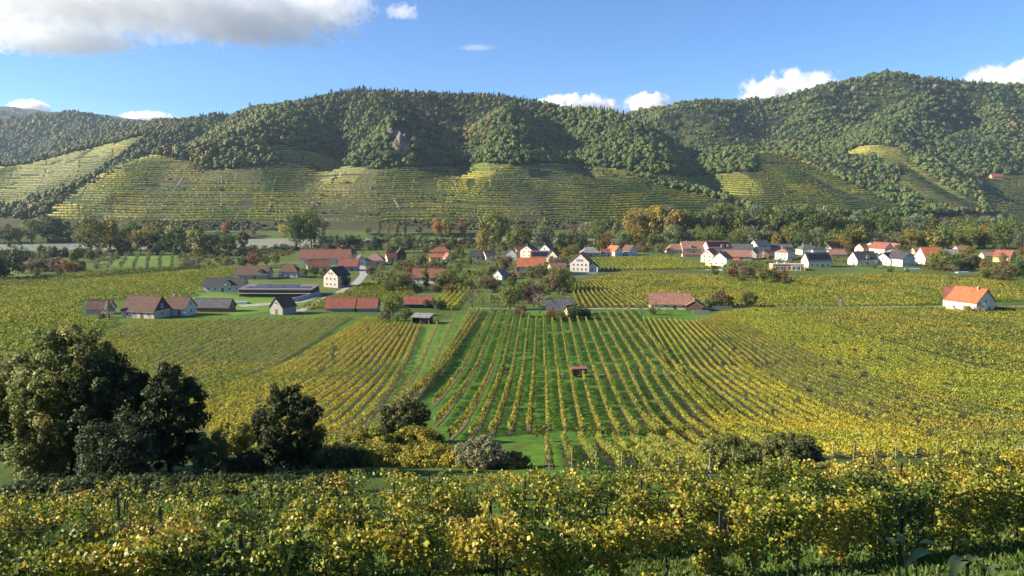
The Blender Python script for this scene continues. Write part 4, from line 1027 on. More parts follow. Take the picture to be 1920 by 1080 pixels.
# --- right village
house('brown hipped roof at the left end of the right village', 1266, 474, 34, 24, 6, 11, 4, 'tan', 'beige', win=(2,0,1,1), hip=True, chim=0)
house('big brown roofed house with yellow party gable', 1297, 474, 42, 28, 9, 12, 2, 'tan', 'beige', win=(3,0,2,1), chim=2, dormer=(-0.1,))
house('long low shed with flat red sheet roof', 1300, 481, 42, 10, 4, 2.5, 0, 'red', 'beige', 'shed', 'shed', win=(4,0,0,0), chim=0, over=0.2)
house('white gabled house with long red roof and dark panels', 1344, 475, 46, 28, 11, 12, 10, 'red', 'white', win=(3,0,2,1), solar=2, dormer=(0.1, 0.35))
house('dark grey roofed long barn behind the red roofs', 1388, 472, 44, 22, 6, 8, -4, 'slate', 'grey', 'barn', 'barn', win=(3,0,1,1), chim=0)
house('cream house with orange roof next to the yellow garden wall', 1331, 491, 28, 24, 14, 10, 52, 'orange', 'cream', win=(1,0,2,2), chim=0)
house('cream gabled house with brown orange roof by the concrete yard', 1354, 497, 30, 28, 13, 11, 52, 'rose', 'cream', win=(2,0,2,2), chim=0)
house('very wide reddish brown roof in the village middle', 1381, 486, 48, 30, 6, 11, -6, 'rose', 'beige', win=(4,0,1,1), chim=0)
house('small flat orange roof below the wide brown one', 1376, 492, 16, 12, 4, 4, 0, 'orange', 'beige', win=(1,0,1,1), chim=0)
house('white gable with steep slate roof standing tall behind', 1424, 471, 30, 24, 10, 11, 24, 'slate', 'white', win=(2,0,2,1))
house('orange roof with dark shaded gable in the village middle', 1412, 483, 22, 18, 7, 9, 58, 'rose', 'grey', win=(1,0,1,1), chim=0)
house('brown shed roof left of the mint house', 1438, 485, 26, 22, 8, 8, 40, 'tan', 'wood', win=(1,0,1,1), chim=0)
house('flat grey roof behind the mint house', 1462, 470, 42, 18, 7, 5, 0, 'slate', 'grey', win=(3,0,1,1))
house('mint and cream house with low orange hipped roof', 1470, 487, 28, 24, 15, 7, 48, 'rose', 'mint', win=(2,0,3,2), hip=True, chim=1)
house('cream house with slate hipped roof and two chimneys', 1513, 477, 32, 24, 10, 9, 8, 'slate', 'cream', win=(3,0,2,2), hip=True, chim=2)
house('white bungalow with dark roof right of the cream one', 1532, 478, 24, 20, 10, 6, 0, 'dark', 'mint', win=(3,0,1,1), hip=True, chim=0)
house('cream gabled house whose dark roof is full of panels', 1530, 500, 46, 26, 12, 14, 8, 'dark', 'cream', win=(4,0,2,1), solar=4, chim=0)
house('red roof with pale gable edges at the village back', 1561, 470, 28, 22, 6, 9, 20, 'brick', 'white', win=(2,0,1,1), chim=0)
house('low wide orange roof behind the garden hedge', 1567, 480, 30, 20, 4, 8, 0, 'rose', 'beige', win=(2,0,1,1), chim=0)
house('small red roof at the far end behind the orchard tree', 1603, 467, 22, 16, 6, 8, 40, 'red', 'cream', win=(1,0,1,1))
house('orange roof left of the chapel turret', 1617, 472, 22, 18, 7, 8, 30, 'orange', 'cream', win=(2,0,1,1), chim=0)
house('large red roof with white gable right of the chapel turret', 1652, 475, 32, 26, 10, 10, 118, 'red', 'white', win=(2,0,2,2), chim=0)
house('long red roof rising behind the white gable', 1660, 468, 34, 20, 7, 8, -4, 'red', 'white', win=(2,0,1,1), chim=0)
house('white gable with pale red roof at the end of the back row', 1677, 473, 22, 18, 8, 8, 118, 'rose', 'white', win=(1,0,2,2), chim=0)
house('rosy hipped roof in front of the back row', 1676, 479, 26, 20, 5, 7, 5, 'tan', 'white', win=(2,0,1,1), hip=True, chim=0)
house('low rosy roof behind the bare garden tree', 1725, 476, 28, 18, 5, 6, 0, 'rose', 'beige', win=(2,0,1,1), chim=0)
house('white gabled house with slate roof, leftmost of the dark roofed trio', 1617, 496, 44, 26, 11, 13, 14, 'dark', 'white', win=(3,0,1,1), dormer=(0.05,), chim=1)
house('white slate roofed house in the middle of the dark roofed trio', 1662, 496, 34, 28, 11, 11, 40, 'slate', 'white', win=(2,0,2,2), chim=0)
house('white house with twin dark gables and covered terrace', 1688, 498, 36, 30, 14, 11, 110, 'dark', 'white', win=(2,0,3,2), chim=0)
house('big orange roof over a white wall at the vineyard edge', 1743, 495, 40, 34, 13, 18, 4, 'orange', 'white', win=(3,0,1,1), chim=0)
house('grey roofed cottage behind the tall dark hedge', 1780, 483, 26, 20, 7, 8, 0, 'grey', 'white', win=(2,0,1,1))
house('faded red roof far behind the right gardens', 1803, 473, 26, 16, 5, 7, 6, 'tan', 'beige', win=(2,0,1,1), chim=0)
house('yellow gabled house with red roof at the right edge', 1882, 491, 28, 26, 10, 11, 128, 'red', 'yellow', win=(2,0,2,2), chim=0)
house('low rosy roof left of the yellow gabled house', 1852, 484, 24, 16, 5, 6, 0, 'tan', 'beige', win=(2,0,1,1), chim=0)

# --- winery: long dark building with glazed front and panels
def winery():
    c = gp(525, 553); s = c[1] / FPX / CP
    r = empty('winery', (c[0], c[1], float(ground_z(c[0], c[1])) - 0.05), math.radians(-1.5)); tag(r, 'long dark winery with glass front and solar panels on its roof', 'winery')
    L, D, H, R = 134 * s, 52 * s, 12.5 * s, 3.5 * s
    MB().box(-L/2, L/2, -D/2, D/2, 0, H).build('wall', WALL['anthracite'], r)
    ro = MB(); a = 0.6
    ro.prism([(-D/2 - a, H + 0.02), (D/2 + a, H + R + 0.02), (D/2 + a, H + R + 0.42), (-D/2 - a, H + 0.42)], 'x', -L/2 - a, L/2 + a)
    ro = ro.build('roof', plain('sheet_roof', (0.16, 0.135, 0.12), 0.7, 0.1, 0.5), r)
    ang = math.atan2(R, D + 2 * a)
    for row, (y0, n, l0) in enumerate(((-0.12, 5, 0.92), (0.28, 3, 0.62))):
        pw = L * l0 / n
        for i in range(n):
            p = MB().box(-pw * 0.46, pw * 0.46, -D * 0.14, D * 0.14, 0.04, 0.16).build('solar_panel', M_SOLAR, ro)
            y = y0 * D; p.location = (-L * l0 / 2 + pw * (i + 0.5) - (0 if row == 0 else L * 0.06), y, H + R * (y + D/2 + a) / (D + 2 * a) + 0.46); p.rotation_euler = (ang, 0, 0)
    WDARK = WIN_ME.copy(); WDARK.materials.clear(); WDARK.materials.append(WALL['anthracite'])
    n = 16
    for i in range(n):
        w = L * 0.9 / n; x = -L * 0.45 + w * (i + 0.5)
        f = link('window', WDARK, r); f.location = (x, -D/2, 0.25); f.scale = (w * 0.96, 1.5, H * 0.46); link('pane', PANE_ME, f)
    MB().box(-L/2, L/2, -D/2 - 1.5, -D/2 - 0.01, H * 0.54, H * 0.57).build('canopy', M_CONC, r)
    for i in range(26):
        x = -L/2 + L * (i + 0.5) / 26
        MB().box(x - 0.05, x + 0.05, -D/2 - 0.12, -D/2 - 0.01, H * 0.6, H * 0.97).build('facade_batten', WALL['anthracite'], r)
    return c
winery()
def open_shed():
    c = gp(792, 606); s = c[1] / FPX / CP
    r = empty('open_shed', (c[0], c[1], float(ground_z(c[0], c[1])) - 0.03), math.radians(-12)); tag(r, 'small open shed with grey sheet roof and dark interior', 'shed')
    L, D, H = 34 * s, 24 * s, 15 * s
    MB().prism([(-D/2 - .5, H * 0.86), (D/2 + .5, H * 1.12), (D/2 + .5, H * 1.12 + .14), (-D/2 - .5, H * .86 + .14)], 'x', -L/2 - .4, L/2 + .4).build('roof', ROOF['grey'], r)
    w = MB(); w.box(-L/2, L/2, D/2 - .12, D/2, 0, H * 1.05); w.box(-L/2, -L/2 + .12, -D/2 + .3, D/2 - .125, 0, H * .86); w.box(L/2 - .12, L/2, -D/2 + .3, D/2 - .125, 0, H * .86); w.build('wall', WALL['wood'], r)
    for x in (-L/2 + .1, 0, L/2 - .1): MB().box(x - .09, x + .09, -D/2, -D/2 + .18, 0, H * .87).build('post', M_STAKE, r)
    MB().box(-.5, 1.2, -.4, .6, 0, .9).build('workbench', WALL['salmon'], r)
open_shed()
def cottage_flat():
    c = gp(1474, 506); s = c[1] / FPX / CP
    r = empty('flat_roofed_house', (c[0], c[1], float(ground_z(c[0], c[1])) - .05), math.radians(-3)); tag(r, 'salmon pink flat roofed house with pergola and deep openings', 'house')
    L, D, H = 56 * s, 24 * s, 11 * s
    MB().box(-L/2, L/2, -D/2, D/2, 0, H).build('wall', WALL['salmon'], r)
    MB().box(-L/2 - .2, L/2 + .2, -D/2 - .2, D/2 + .2, H + .005, H + .3).build('roof', M_CONC, r)
    for i, x in enumerate((-0.36, -0.2, 0.02, 0.2, 0.34)):
        f = link('window', WIN_ME, r); f.location = (x * L, -D/2, .2); f.scale = (L * .12, 1.6, H * .68); link('pane', PANE_ME, f)
    for x in (0.05, 0.2, 0.35, 0.49): MB().box(x * L - .12, x * L + .12, -D/2 - 3, -D/2 - 2.75, 0, H * .9).build('pergola_post', WALL['cream'], r)
    MB().box(.04 * L, .5 * L, -D/2 - 3.05, -D/2 - 2.7, H * .9 + .005, H).build('pergola_beam', WALL['cream'], r)
    for x in (-.3, -.05): MB().box(x * L - .4, x * L + .4, 0, .8, H + .31, H + 1.3).build('chimney', WALL['cream'], r)
cottage_flat()
def turret():
    c = gp(1631, 472); s = c[1] / FPX / CP
    r = empty('chapel_turret', (c[0], c[1], -.05), 0.2); tag(r, 'slim brown chapel turret with pale pyramid cap', 'turret')
    w, H = 4.2 * s, 13 * s
    MB().box(-w, w, -w, w, 0, H).build('shaft', WALL['wood'], r)
    MB().add([(-w*1.2,-w*1.2,H+.01),(w*1.2,-w*1.2,H+.01),(w*1.2,w*1.2,H+.01),(-w*1.2,w*1.2,H+.01),(0,0,H+4.2*s)], [(0,1,4),(1,2,4),(2,3,4),(3,0,4),(3,2,1,0)]).build('cap', WALL['white'], r)
    MB().tube([(0,0,H+4*s),(0,0,H+7*s)], .09, 5).build('spike', M_METAL, r)
    for a in range(4):
        f = link('window', WIN_ME, r); f.rotation_euler = (0, 0, a * PI / 2); f.location = (math.sin(a * PI/2) * w, -math.cos(a * PI/2) * w, H * .7); f.scale = (1.4, 1.2, 1.9); link('pane', PANE_ME, f)
turret()
def hill_house(label, px, py, Y, L, D, H, R, roof, wall, rz):
    q = at(px, py, Y); z = max(float(hill_z(q[0], Y)), float(ground_z(q[0], Y)))
    r = empty('house', (q[0], Y, z - .4), math.radians(rz)); tag(r, label, 'house')
    MB().prism([(-D/2, 0), (D/2, 0), (D/2, H), (0, H + R), (-D/2, H)], 'x', -L/2, L/2).build('wall', WALL[wall], r)
    k = R / (D/2); m = MB()
    m.prism([(-D/2-.5, H - k*.5 + .04), (0, H+R+.04), (0, H+R+.34), (-D/2-.5, H - k*.5+.34)], 'x', -L/2-.4, L/2+.4)
    m.prism([(D/2+.5, H - k*.5+.34), (.002, H+R+.34), (.002, H+R+.04), (D/2+.5, H - k*.5+.04)], 'x', -L/2-.4, L/2+.4); m.build('roof', ROOF[roof], r)
    for i in range(3):
        f = link('window', WIN_ME, r); f.location = ((i - 1) * L / 3.4, -D/2, 1.2); f.scale = (1.6, 1.2, 1.7); link('pane', PANE_ME, f)
hill_house('tiny red roofed farmhouse high on the right hillside', 1868, 329, 1700, 26, 12, 6, 6, 'red', 'salmon', 0)
hill_house('white gabled house in the shaded side valley at the left edge', 37, 400, 1225, 16, 14, 9, 7, 'slate', 'white', 80)
hill_house('brown roofed house below the white gable in the side valley', 25, 412, 1180, 18, 12, 5, 6, 'brown', 'white', 10)

# trailer in the vines
def trailer():
    c = gp(1086, 706); z = float(ground_z(c[0], c[1]))
    r = empty('trailer', (c[0], c[1], z), math.radians(4)); tag(r, 'small wooden trailer with flat red roof parked on the crossing track', 'trailer')
    MB().box(-1.5, 1.5, -.75, .75, .62, 1.75).build('body', plain('trailer_boards', (0.13, 0.085, 0.06), .8, .25, 4), r)
    MB().prism([(-.95, 1.76), (.95, 1.86), (.95, 1.95), (-.95, 1.85)], 'x', -1.7, 1.7).build('roof', plain('red_sheet', (0.25, 0.08, 0.07), .7, .2, 2), r)
    tm = plain('rubber', (.02, .02, .02), .8)
    for x in (-.8, .8):
        for y in (-.78, .78):
            w = MB().tube([(x, y - .1, .33), (x, y + .1, .33)], .33, 14).build('wheel', tm, r)
            MB().tube([(x, y - .12, .33), (x, y + .12, .33)], .15, 10).build('rim', M_METAL, w)
    MB().tube([(1.5, 0, .6), (2.9, 0, .45)], .05, 6).build('drawbar', M_METAL, r)
    f = link('window', WIN_ME, r); f.location = (.3, -.75, 1.05); f.scale = (.7, 1, .5); link('pane', PANE_ME, f)
trailer()

# roads and tracks laid over the ground
def strip(name, pts, width, mat, label, lift=0.05, kind='structure'):
    W = [gp(*p) if len(p) == 2 else np.array(p) for p in pts]; P = []
    for a, b in zip(W[:-1], W[1:]):
        n = max(2, int(np.hypot(*(b - a)[:2]) / 6)); P += [a + (b - a) * i / n for i in range(n)]
    P.append(W[-1]); P = np.array(P)
    d = np.gradient(P[:, :2], axis=0); d /= np.linalg.norm(d, axis=1)[:, None] + 1e-9; nr = np.stack([-d[:, 1], d[:, 0]], 1)
    rows = []
    for t in (-0.5, 0, 0.5):
        q = P[:, :2] + nr * width * t; rows.append(np.stack([q[:, 0], q[:, 1], ground_z(q[:, 0], q[:, 1]) + lift], 1))
    o = link(name, make_mesh(name, np.concatenate(rows), grid_faces(3, len(P)), None, [mat])); tag(o, label, kind=kind)
    return o
M_ROAD = plain('pale_asphalt', (0.30, 0.285, 0.26), .9, .15, .6); M_TRACK = plain('dirt_track', (0.22, 0.19, 0.12), .95, .3, .5)
strip('road', [(560,584),(620,556),(665,535),(682,515),(676,490)], 4.5, M_ROAD, 'pale village lane climbing past the winery')
strip('road', [(880,578),(1085,579),(1300,579),(1500,576),(1760,575),(2000,574)], 3.0, M_ROAD, 'narrow field road crossing behind the central vineyard')
strip('path', [(1045,702),(1290,704)], 2.2, M_TRACK, 'grassy crossing track in the central vineyard')
strip('path', [(1330,507),(1370,505),(1360,495)], 9, M_CONC, 'concrete yard in front of the cream houses')
strip('path', [(450,574),(560,566),(592,552)], 7, M_ROAD, 'gravel forecourt of the winery')
fb = [(-700, 690), (-480, 775), (-300, 862), (0, 874), (300, 950), (660, 1095)]
strip('road', [(x, y, 0) for x, y in fb], 8, plain('asphalt', (.20, .20, .20), .85, .1, .3), 'riverside road along the foot of the terraces', 0.4)
# retaining wall beside the riverside road
mbw = MB()
for (x0, y0), (x1, y1) in zip(fb[1:-1], fb[2:]):
    n = 8
    for i in range(n):
        ax, ay = x0 + (x1 - x0) * i / n, y0 + (y1 - y0) * i / n; bx, by_ = x0 + (x1 - x0) * (i + 1) / n, y0 + (y1 - y0) * (i + 1) / n
        z = 4.6
        mbw.add([(ax, ay - 6.5, 1), (bx, by_ - 6.5, 1), (bx, by_ - 6.5, z + .9), (ax, ay - 6.5, z + .9), (ax, ay - 5.9, 1), (bx, by_ - 5.9, 1), (bx, by_ - 5.9, z + .9), (ax, ay - 5.9, z + .9)],
                [(0,1,2,3),(7,6,5,4),(3,2,6,7),(0,4,5,1),(1,5,6,2),(0,3,7,4)])
w_ = mbw.build('retaining_wall', M_CONC); tag(w_, 'long grey retaining wall below the riverside road', 'wall')

# pools, tarpaulin, garden walls
M_POOL = plain('pool_cover', (0.16, 0.42, 0.62), .35, .1, 1)
for lb, x, y, l, d in [('pale blue pool behind the dark roofed houses', 1712, 506, 9, 4), ('bright blue pool cover near the right gardens', 1805, 512, 8, 4), ('small light blue pool on the winery lawn', 452, 569, 6, 3)]:
    p = gp(x, y); r = empty('pool', (p[0], p[1], float(ground_z(p[0], p[1])))); tag(r, lb, 'pool')
    MB().box(-l/2, l/2, -d/2, d/2, 0, .75).build('rim', M_CONC, r); MB().box(-l/2 + .3, l/2 - .3, -d/2 + .3, d/2 - .3, .755, .8).build('cover', M_POOL, r)
def fence(label, a, b, h, mat, n, name='garden_wall', cat='wall'):
    A, B = gp(*a), gp(*b); r = empty(name, (0, 0, 0)); tag(r, label, cat)
    for i in range(n):
        p = A + (B - A) * (i + .02) / n; q = A + (B - A) * (i + .98) / n; z0 = float(ground_z(p[0], p[1])); z1 = float(ground_z(q[0], q[1])); dx, dy = (B - A)[:2] / np.hypot(*(B - A)[:2]); nx, ny = -dy * .12, dx * .12
        MB().add([(p[0]-nx,p[1]-ny,z0-.1),(q[0]-nx,q[1]-ny,z1-.1),(q[0]+nx,q[1]+ny,z1-.1),(p[0]+nx,p[1]+ny,z0-.1),(p[0]-nx,p[1]-ny,z0+h),(q[0]-nx,q[1]-ny,z1+h),(q[0]+nx,q[1]+ny,z1+h),(p[0]+nx,p[1]+ny,z0+h)], [(0,3,2,1),(4,5,6,7),(0,1,5,4),(1,2,6,5),(2,3,7,6),(3,0,4,7)]).build('panel', mat, r)
fence('pale terrace wall below the dark timber cabin', (1298,587), (1330,587), 1.0, M_CONC, 4)
fence('grey garden fence right of the timber cabin', (1334,579), (1372,579), 1.1, M_METAL, 6, 'fence', 'fence')
fence('white terrace balustrade of the tall white gabled house', (1068,514), (1120,514), 1.1, WALL['white'], 8, 'balustrade', 'balustrade')
fence('pale wall along the winery ramp', (548,566), (600,552), 1.6, M_CONC, 6)
fence('yellow garden wall at the concrete yard', (1323,498), (1333,503), 2.6, WALL['yellow'], 2)
for i in range(22):
    p = gp(1700 + i * 10 + (i % 3) * 4, 528 + i * 1.3 + (i % 2) * 5); st = link('vineyard_stake', STAKE_ME, None, (p[0], p[1], float(ground_z(p[0], p[1])))); st.scale = (1.6, 1.6, 1.25); tag(st, 'pale stake in the patchy vineyard below the right gardens', 'stake', 'stakes below the right gardens')
# power pole at the field road
p = gp(1575, 578); r = empty('utility_pole', (p[0], p[1], float(ground_z(p[0], p[1])))); tag(r, 'pale pole at the field road beside the bare tree', 'pole'); MB().tube([(0,0,-.2),(0,0,3.6)], .12, 8).build('shaft', M_CONC, r)
# ------------------------------------------------------------------ trees and shrubs
def trunk_mesh(name, seed, h, r, spread, limbs=7, bare=False):
    rng = random.Random(seed); m = MB()
    top = (rng.uniform(-.3, .3), rng.uniform(-.3, .3), h)
    m.tube([(0, 0, -.4), (0.02, 0, h * .25), (top[0] * .5, top[1] * .5, h * .6), top], [r * 1.25, r, r * .7, r * .3], 7)
    for i in range(limbs):
        z = h * rng.uniform(.32, .85); a = i * 2.4 + rng.uniform(-.4, .4); l = spread * rng.uniform(.5, .95) * (1.15 - z / h * .5)
        p0 = (0, 0, z); p1 = (math.cos(a) * l * .5, math.sin(a) * l * .5, z + l * .28); p2 = (math.cos(a) * l, math.sin(a) * l, z + l * .75)
        m.tube([p0, p1, p2], [r * .45, r * .3, r * .1], 5)
        if bare:
            for j in range(5):
                t = rng.uniform(.35, 1); b = a + rng.uniform(-1, 1); q = tuple(p1[k] + (p2[k] - p1[k]) * t for k in range(3)); e = l * rng.uniform(.3, .6)
                m.tube([q, (q[0] + math.cos(b) * e * .6, q[1] + math.sin(b) * e * .6, q[2] + e * .5)], [r * .12, r * .04], 4)
    return m.mesh(name, M_BARK, True)
# each kind: list of (crown mesh, trunk mesh), nominal height 10
KIND = {}
def hash_seed(s, i): return sum(ord(c) * (k + 3) for k, c in enumerate(s)) * 7 + i
def kind(name, count, **kw):
    L_ = []
    for i in range(count):
        p = dict(n=1900, rx=3.9, rz=4.3, zc=5.5, leaf=0.50, clumps=42, clump_r=.38, shape='round', th=7.5, tr=.26, sp=3.0, limbs=7, bare=False); p.update(kw)
        cm, _ = crown_mesh('crown', M_LEAF_OBJ, hash_seed(name, i), p['n'], p['rx'] * (1 + .08 * math.sin(i * 2.1)), p['rz'], p['zc'], p['leaf'], p['clumps'], p['clump_r'], p['shape'])
        L_.append((cm, trunk_mesh('trunk', i + 5, p['th'], p['tr'], p['sp'], p['limbs'], p['bare'])))
    KIND[name] = L_
kind('round', 5)
kind('broad', 4, rx=5.0, rz=4.2, zc=5.5, n=2600, clumps=60, clump_r=.30)
kind('tall', 4, rx=2.9, rz=4.7, zc=5.1, n=2000, clumps=44, sp=2.0)
kind('poplar', 3, rx=1.5, rz=4.7, zc=5.1, n=1200, clumps=30, clump_r=.5, sp=1.0, limbs=5)
kind('shrub', 4, rx=5.2, rz=4.6, zc=4.6, n=1700, clumps=40, clump_r=.36, leaf=.7, th=5, sp=3)
kind('conifer', 2, rx=2.9, rz=4.6, zc=5.3, n=900, clumps=60, clump_r=.36, shape='cone', th=9, sp=1.5, leaf=.5)
kind('orchard', 3, n=900, clumps=24)
kind('thin', 3, rx=3.9, rz=3.8, zc=6.0, n=420, clumps=30, clump_r=.42, leaf=.38, bare=True, limbs=11, sp=3.6)
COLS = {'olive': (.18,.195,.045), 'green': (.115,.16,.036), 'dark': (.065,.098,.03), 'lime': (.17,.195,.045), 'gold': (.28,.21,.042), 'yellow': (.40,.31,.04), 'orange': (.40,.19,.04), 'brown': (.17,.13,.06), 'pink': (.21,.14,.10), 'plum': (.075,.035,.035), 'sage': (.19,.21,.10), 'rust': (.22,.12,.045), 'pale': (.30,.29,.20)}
NT = [0]
NAMES = {'orchard': ('fruit_tree', 'tree'), 'thin': ('fruit_tree', 'tree'), 'shrub': ('shrub', 'shrub'), 'conifer': ('conifer', 'conifer'), 'poplar': ('poplar_tree', 'tree')}
def place_tree(loc, h, knd, col, label, group=None, squash=1.0, cat=None, name=None):
    i = NT[0]; NT[0] += 1; rng = random.Random(i * 7919 + 3)
    cm, tm = KIND[knd][rng.randrange(len(KIND[knd]))]
    nm, ct = NAMES.get(knd, ('tree', 'tree'))
    r = empty(name or nm, loc, rng.uniform(0, 6.28)); s = h / 9.9; r.scale = (s * squash, s * squash, s)
    tag(r, label, cat or ct, group)
    t = link('trunk', tm, r); c = link('crown', cm, r)
    b = COLS[col] if isinstance(col, str) else col; v = rng.uniform(.82, 1.2)
    c.color = (b[0] * v * rng.uniform(.92, 1.08), b[1] * v, b[2] * v, 1)
    return r
def tree(px, by, hpx, knd, col, label, group=None, squash=1.0, far_z=None):
    p = gp(px, by); s = p[1] / FPX / CP
    return place_tree((p[0], p[1], float(ground_z(p[0], p[1])) - .1), hpx * s, knd, col, label, group, squash)

# --- riverside, left
tree(172,478,74,'broad','olive','biggest leafy tree on the left river bank',None,.8)
tree(207,472,66,'tall','gold','yellowing tall tree touching the biggest bank tree')
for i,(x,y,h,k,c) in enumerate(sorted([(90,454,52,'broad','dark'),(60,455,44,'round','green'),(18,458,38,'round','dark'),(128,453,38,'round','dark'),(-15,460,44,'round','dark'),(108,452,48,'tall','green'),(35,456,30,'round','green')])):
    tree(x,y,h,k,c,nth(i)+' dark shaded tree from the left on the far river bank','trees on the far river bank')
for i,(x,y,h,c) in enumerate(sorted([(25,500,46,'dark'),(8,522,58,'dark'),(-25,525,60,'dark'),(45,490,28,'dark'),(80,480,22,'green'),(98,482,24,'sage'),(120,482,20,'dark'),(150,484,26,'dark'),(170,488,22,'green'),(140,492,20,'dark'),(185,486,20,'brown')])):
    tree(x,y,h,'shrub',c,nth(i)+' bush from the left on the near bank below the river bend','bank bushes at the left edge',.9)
for i,(x,y,h,c) in enumerate(sorted([(60,508,26,'pink'),(85,506,28,'brown'),(108,508,28,'pink'),(128,510,24,'rust'),(150,508,22,'rust'),(40,512,20,'brown'),(70,516,16,'brown'),(112,516,16,'brown')])):
    tree(x,y,h,'shrub',c,nth(i)+' reddish brown autumn bush from the left beside the left vineyard','autumn bushes beside the left vineyard')
for i,(x,y,h,k,c) in enumerate([(240,468,48,'round','olive'),(258,470,40,'round','gold'),(280,472,38,'broad','dark'),(300,470,48,'tall','olive'),(330,472,64,'tall','olive'),(318,474,40,'round','dark'),(345,476,40,'round','dark'),(372,480,60,'tall','olive'),(392,478,40,'round','dark'),(410,474,40,'broad','dark'),(430,476,38,'round','dark'),(225,468,40,'round','dark'),(250,450,36,'round','green'),(215,455,36,'round','olive'),(285,462,44,'round','gold'),(455,470,40,'tall','brown'),(232,476,28,'shrub','dark'),(300,478,24,'shrub','dark')]):
    tree(x,y,h,k,c,'%s %s %s about %d tenths along the wood behind the left orchard' % (dict(gold='yellowing',olive='olive',dark='dark green',brown='brown',green='green').get(c,c), dict(tall='tall',broad='broad',round='rounded',shrub='low').get(k,k), 'shrub' if k=='shrub' else 'tree', round((x-215)/24)),'riverside wood behind the left orchard')
tree(556,468,74,'broad','green','tall dense green poplar, left of the big riverside pair',None,.62)
tree(584,468,78,'broad','green','tall dense green poplar, right of the big riverside pair',None,.60)
tree(603,470,44,'poplar','sage','slender grey green poplar at the foot of the big riverside pair')
# far bank avenue
for x,y,h,k,c,l in [(424,442,30,'tall','orange','lone orange tree beyond the river, left of the big poplars'),(533,444,26,'round','yellow','lone yellow tree beyond the river beside the big poplars'),(475,442,14,'round','pink','small rosy tree beside the riverside road'),
    (712,440,26,'poplar','lime','pale poplar by the riverside road, first of the avenue'),(728,442,20,'poplar','yellow','small yellow poplar in the roadside avenue'),(745,440,24,'poplar','gold','thin golden poplar in the roadside avenue'),(760,440,20,'poplar','lime','thin lime poplar in the roadside avenue'),(785,440,18,'round','pink','small rosy tree near the orange pair'),
    (820,442,36,'tall','orange','orange tree beyond the river, left of the bright pair'),(838,443,36,'tall','yellow','golden yellow tree beyond the river, right of the bright pair'),(868,440,30,'tall','rust','rust coloured tree right of the bright pair'),(690,440,16,'round','sage','small grey tree at the start of the avenue')]:
    tree(x,y,h,k,c,l)
# dark hedge belt on the near bank
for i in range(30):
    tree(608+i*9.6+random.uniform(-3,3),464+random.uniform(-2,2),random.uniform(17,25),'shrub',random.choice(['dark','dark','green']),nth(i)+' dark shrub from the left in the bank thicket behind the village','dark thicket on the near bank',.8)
# orchard belt behind village
for i in range(90):
    x=random.uniform(600,1090) if i<72 else random.uniform(1195,1260); y=random.uniform(467,478)
    tree(x,y,random.uniform(10,19),random.choice(['shrub','shrub','thin']),random.choice(['brown','olive','sage','rust','olive']),'low mixed bush in the belt behind the village roofs','low bushes behind the village')
for x,y,h,k,c,l in [(925,470,74,'broad','olive','tallest tree behind the village centre'),(938,455,56,'round','olive','rounded tree crowning the centre clump'),(905,478,52,'tall','gold','yellowish tree at the foot of the tallest centre tree'),(970,474,54,'broad','olive','dark broad tree right of the tallest centre tree'),(990,470,46,'tall','gold','golden tall tree beside the dark broad one'),
    (1018,472,54,'broad','sage','grey green willow behind the red roofs'),(1020,446,42,'tall','lime','light lone poplar beyond the willow'),(1060,472,40,'broad','olive','low olive tree right of the willow'),(1088,474,36,'broad','dark','dark round tree behind the grey farmhouse'),(1075,460,34,'round','brown','brown round tree behind the dark one'),
    (1100,458,44,'broad','sage','soft grey green tree at the belt gap'),(1122,460,48,'broad','olive','olive tree left of the tan bushes'),(1142,466,30,'broad','rust','tan orange bush by the belt gap'),(1128,472,26,'shrub','gold','yellow brown bush below the tan one'),(1155,455,46,'poplar','lime','bright slender poplar left of the big wood'),(1158,472,34,'shrub','sage','grey shrub under the slender poplar'),(1175,470,38,'shrub','green','green shrub where the big wood begins'),
    (745,474,32,'broad','olive','olive tree behind the tilted dark loft'),(763,468,26,'round','brown','brown tree beside the tilted loft')]:
    tree(x,y,h,k,c,l,None,.85)
# the big riverside wood on the right: back row and front row
for i in range(46):
    x=1186+i*15.6+random.uniform(-6,6)
    top=388 if x<1470 else 384 if x<1560 else 398 if x<1760 else 404
    by=452; col=random.choice(['olive','olive','green','gold','olive','sage']) if x<1470 else random.choice(['green','sage','olive','green'])
    if x<1235: col='yellow' if random.random()<.4 else 'gold'
    tree(x,by+random.uniform(-2,3),(by-top)*random.uniform(.9,1.1),random.choice(['tall','broad','broad']),col,nth(i)+' tall tree from the left in the back row of the riverside wood','back row of the riverside wood',.8)
for i in range(52):
    x=1190+i*14+random.uniform(-6,6)
    tree(x,466+random.uniform(-3,2),random.uniform(28,48),random.choice(['broad','round','shrub','broad']),random.choice(['olive','sage','green','gold','olive','lime','sage']),nth(i)+' rounded tree from the left in the front row of the riverside wood','front row of the riverside wood',.85)
for i in range(16):
    x=1800+i*14; tree(x,448+random.uniform(-2,4),random.uniform(18,34),'shrub',random.choice(['green','dark','olive','gold']),nth(i)+' bush counting right from the end of the riverside wood','bushes by the river at the right edge')
tree(1578,470,30,'broad','gold','golden brown tree before the wood, above the village roofs')
tree(1505,474,38,'broad','dark','dark tree left of the golden one behind the village')
tree(1530,470,40,'round','sage','pale round tree behind the village bungalow')
for i in range(60):
    x=random.uniform(1690,1990); y=random.uniform(478,520)
    if x<1780 and y>496: continue
    tree(x,y,random.uniform(10,24),random.choice(['shrub','thin','round','shrub']),random.choice(['olive','brown','dark','sage','rust','olive']),'garden bush in the overgrown plots at the right edge','overgrown garden bushes on the right')
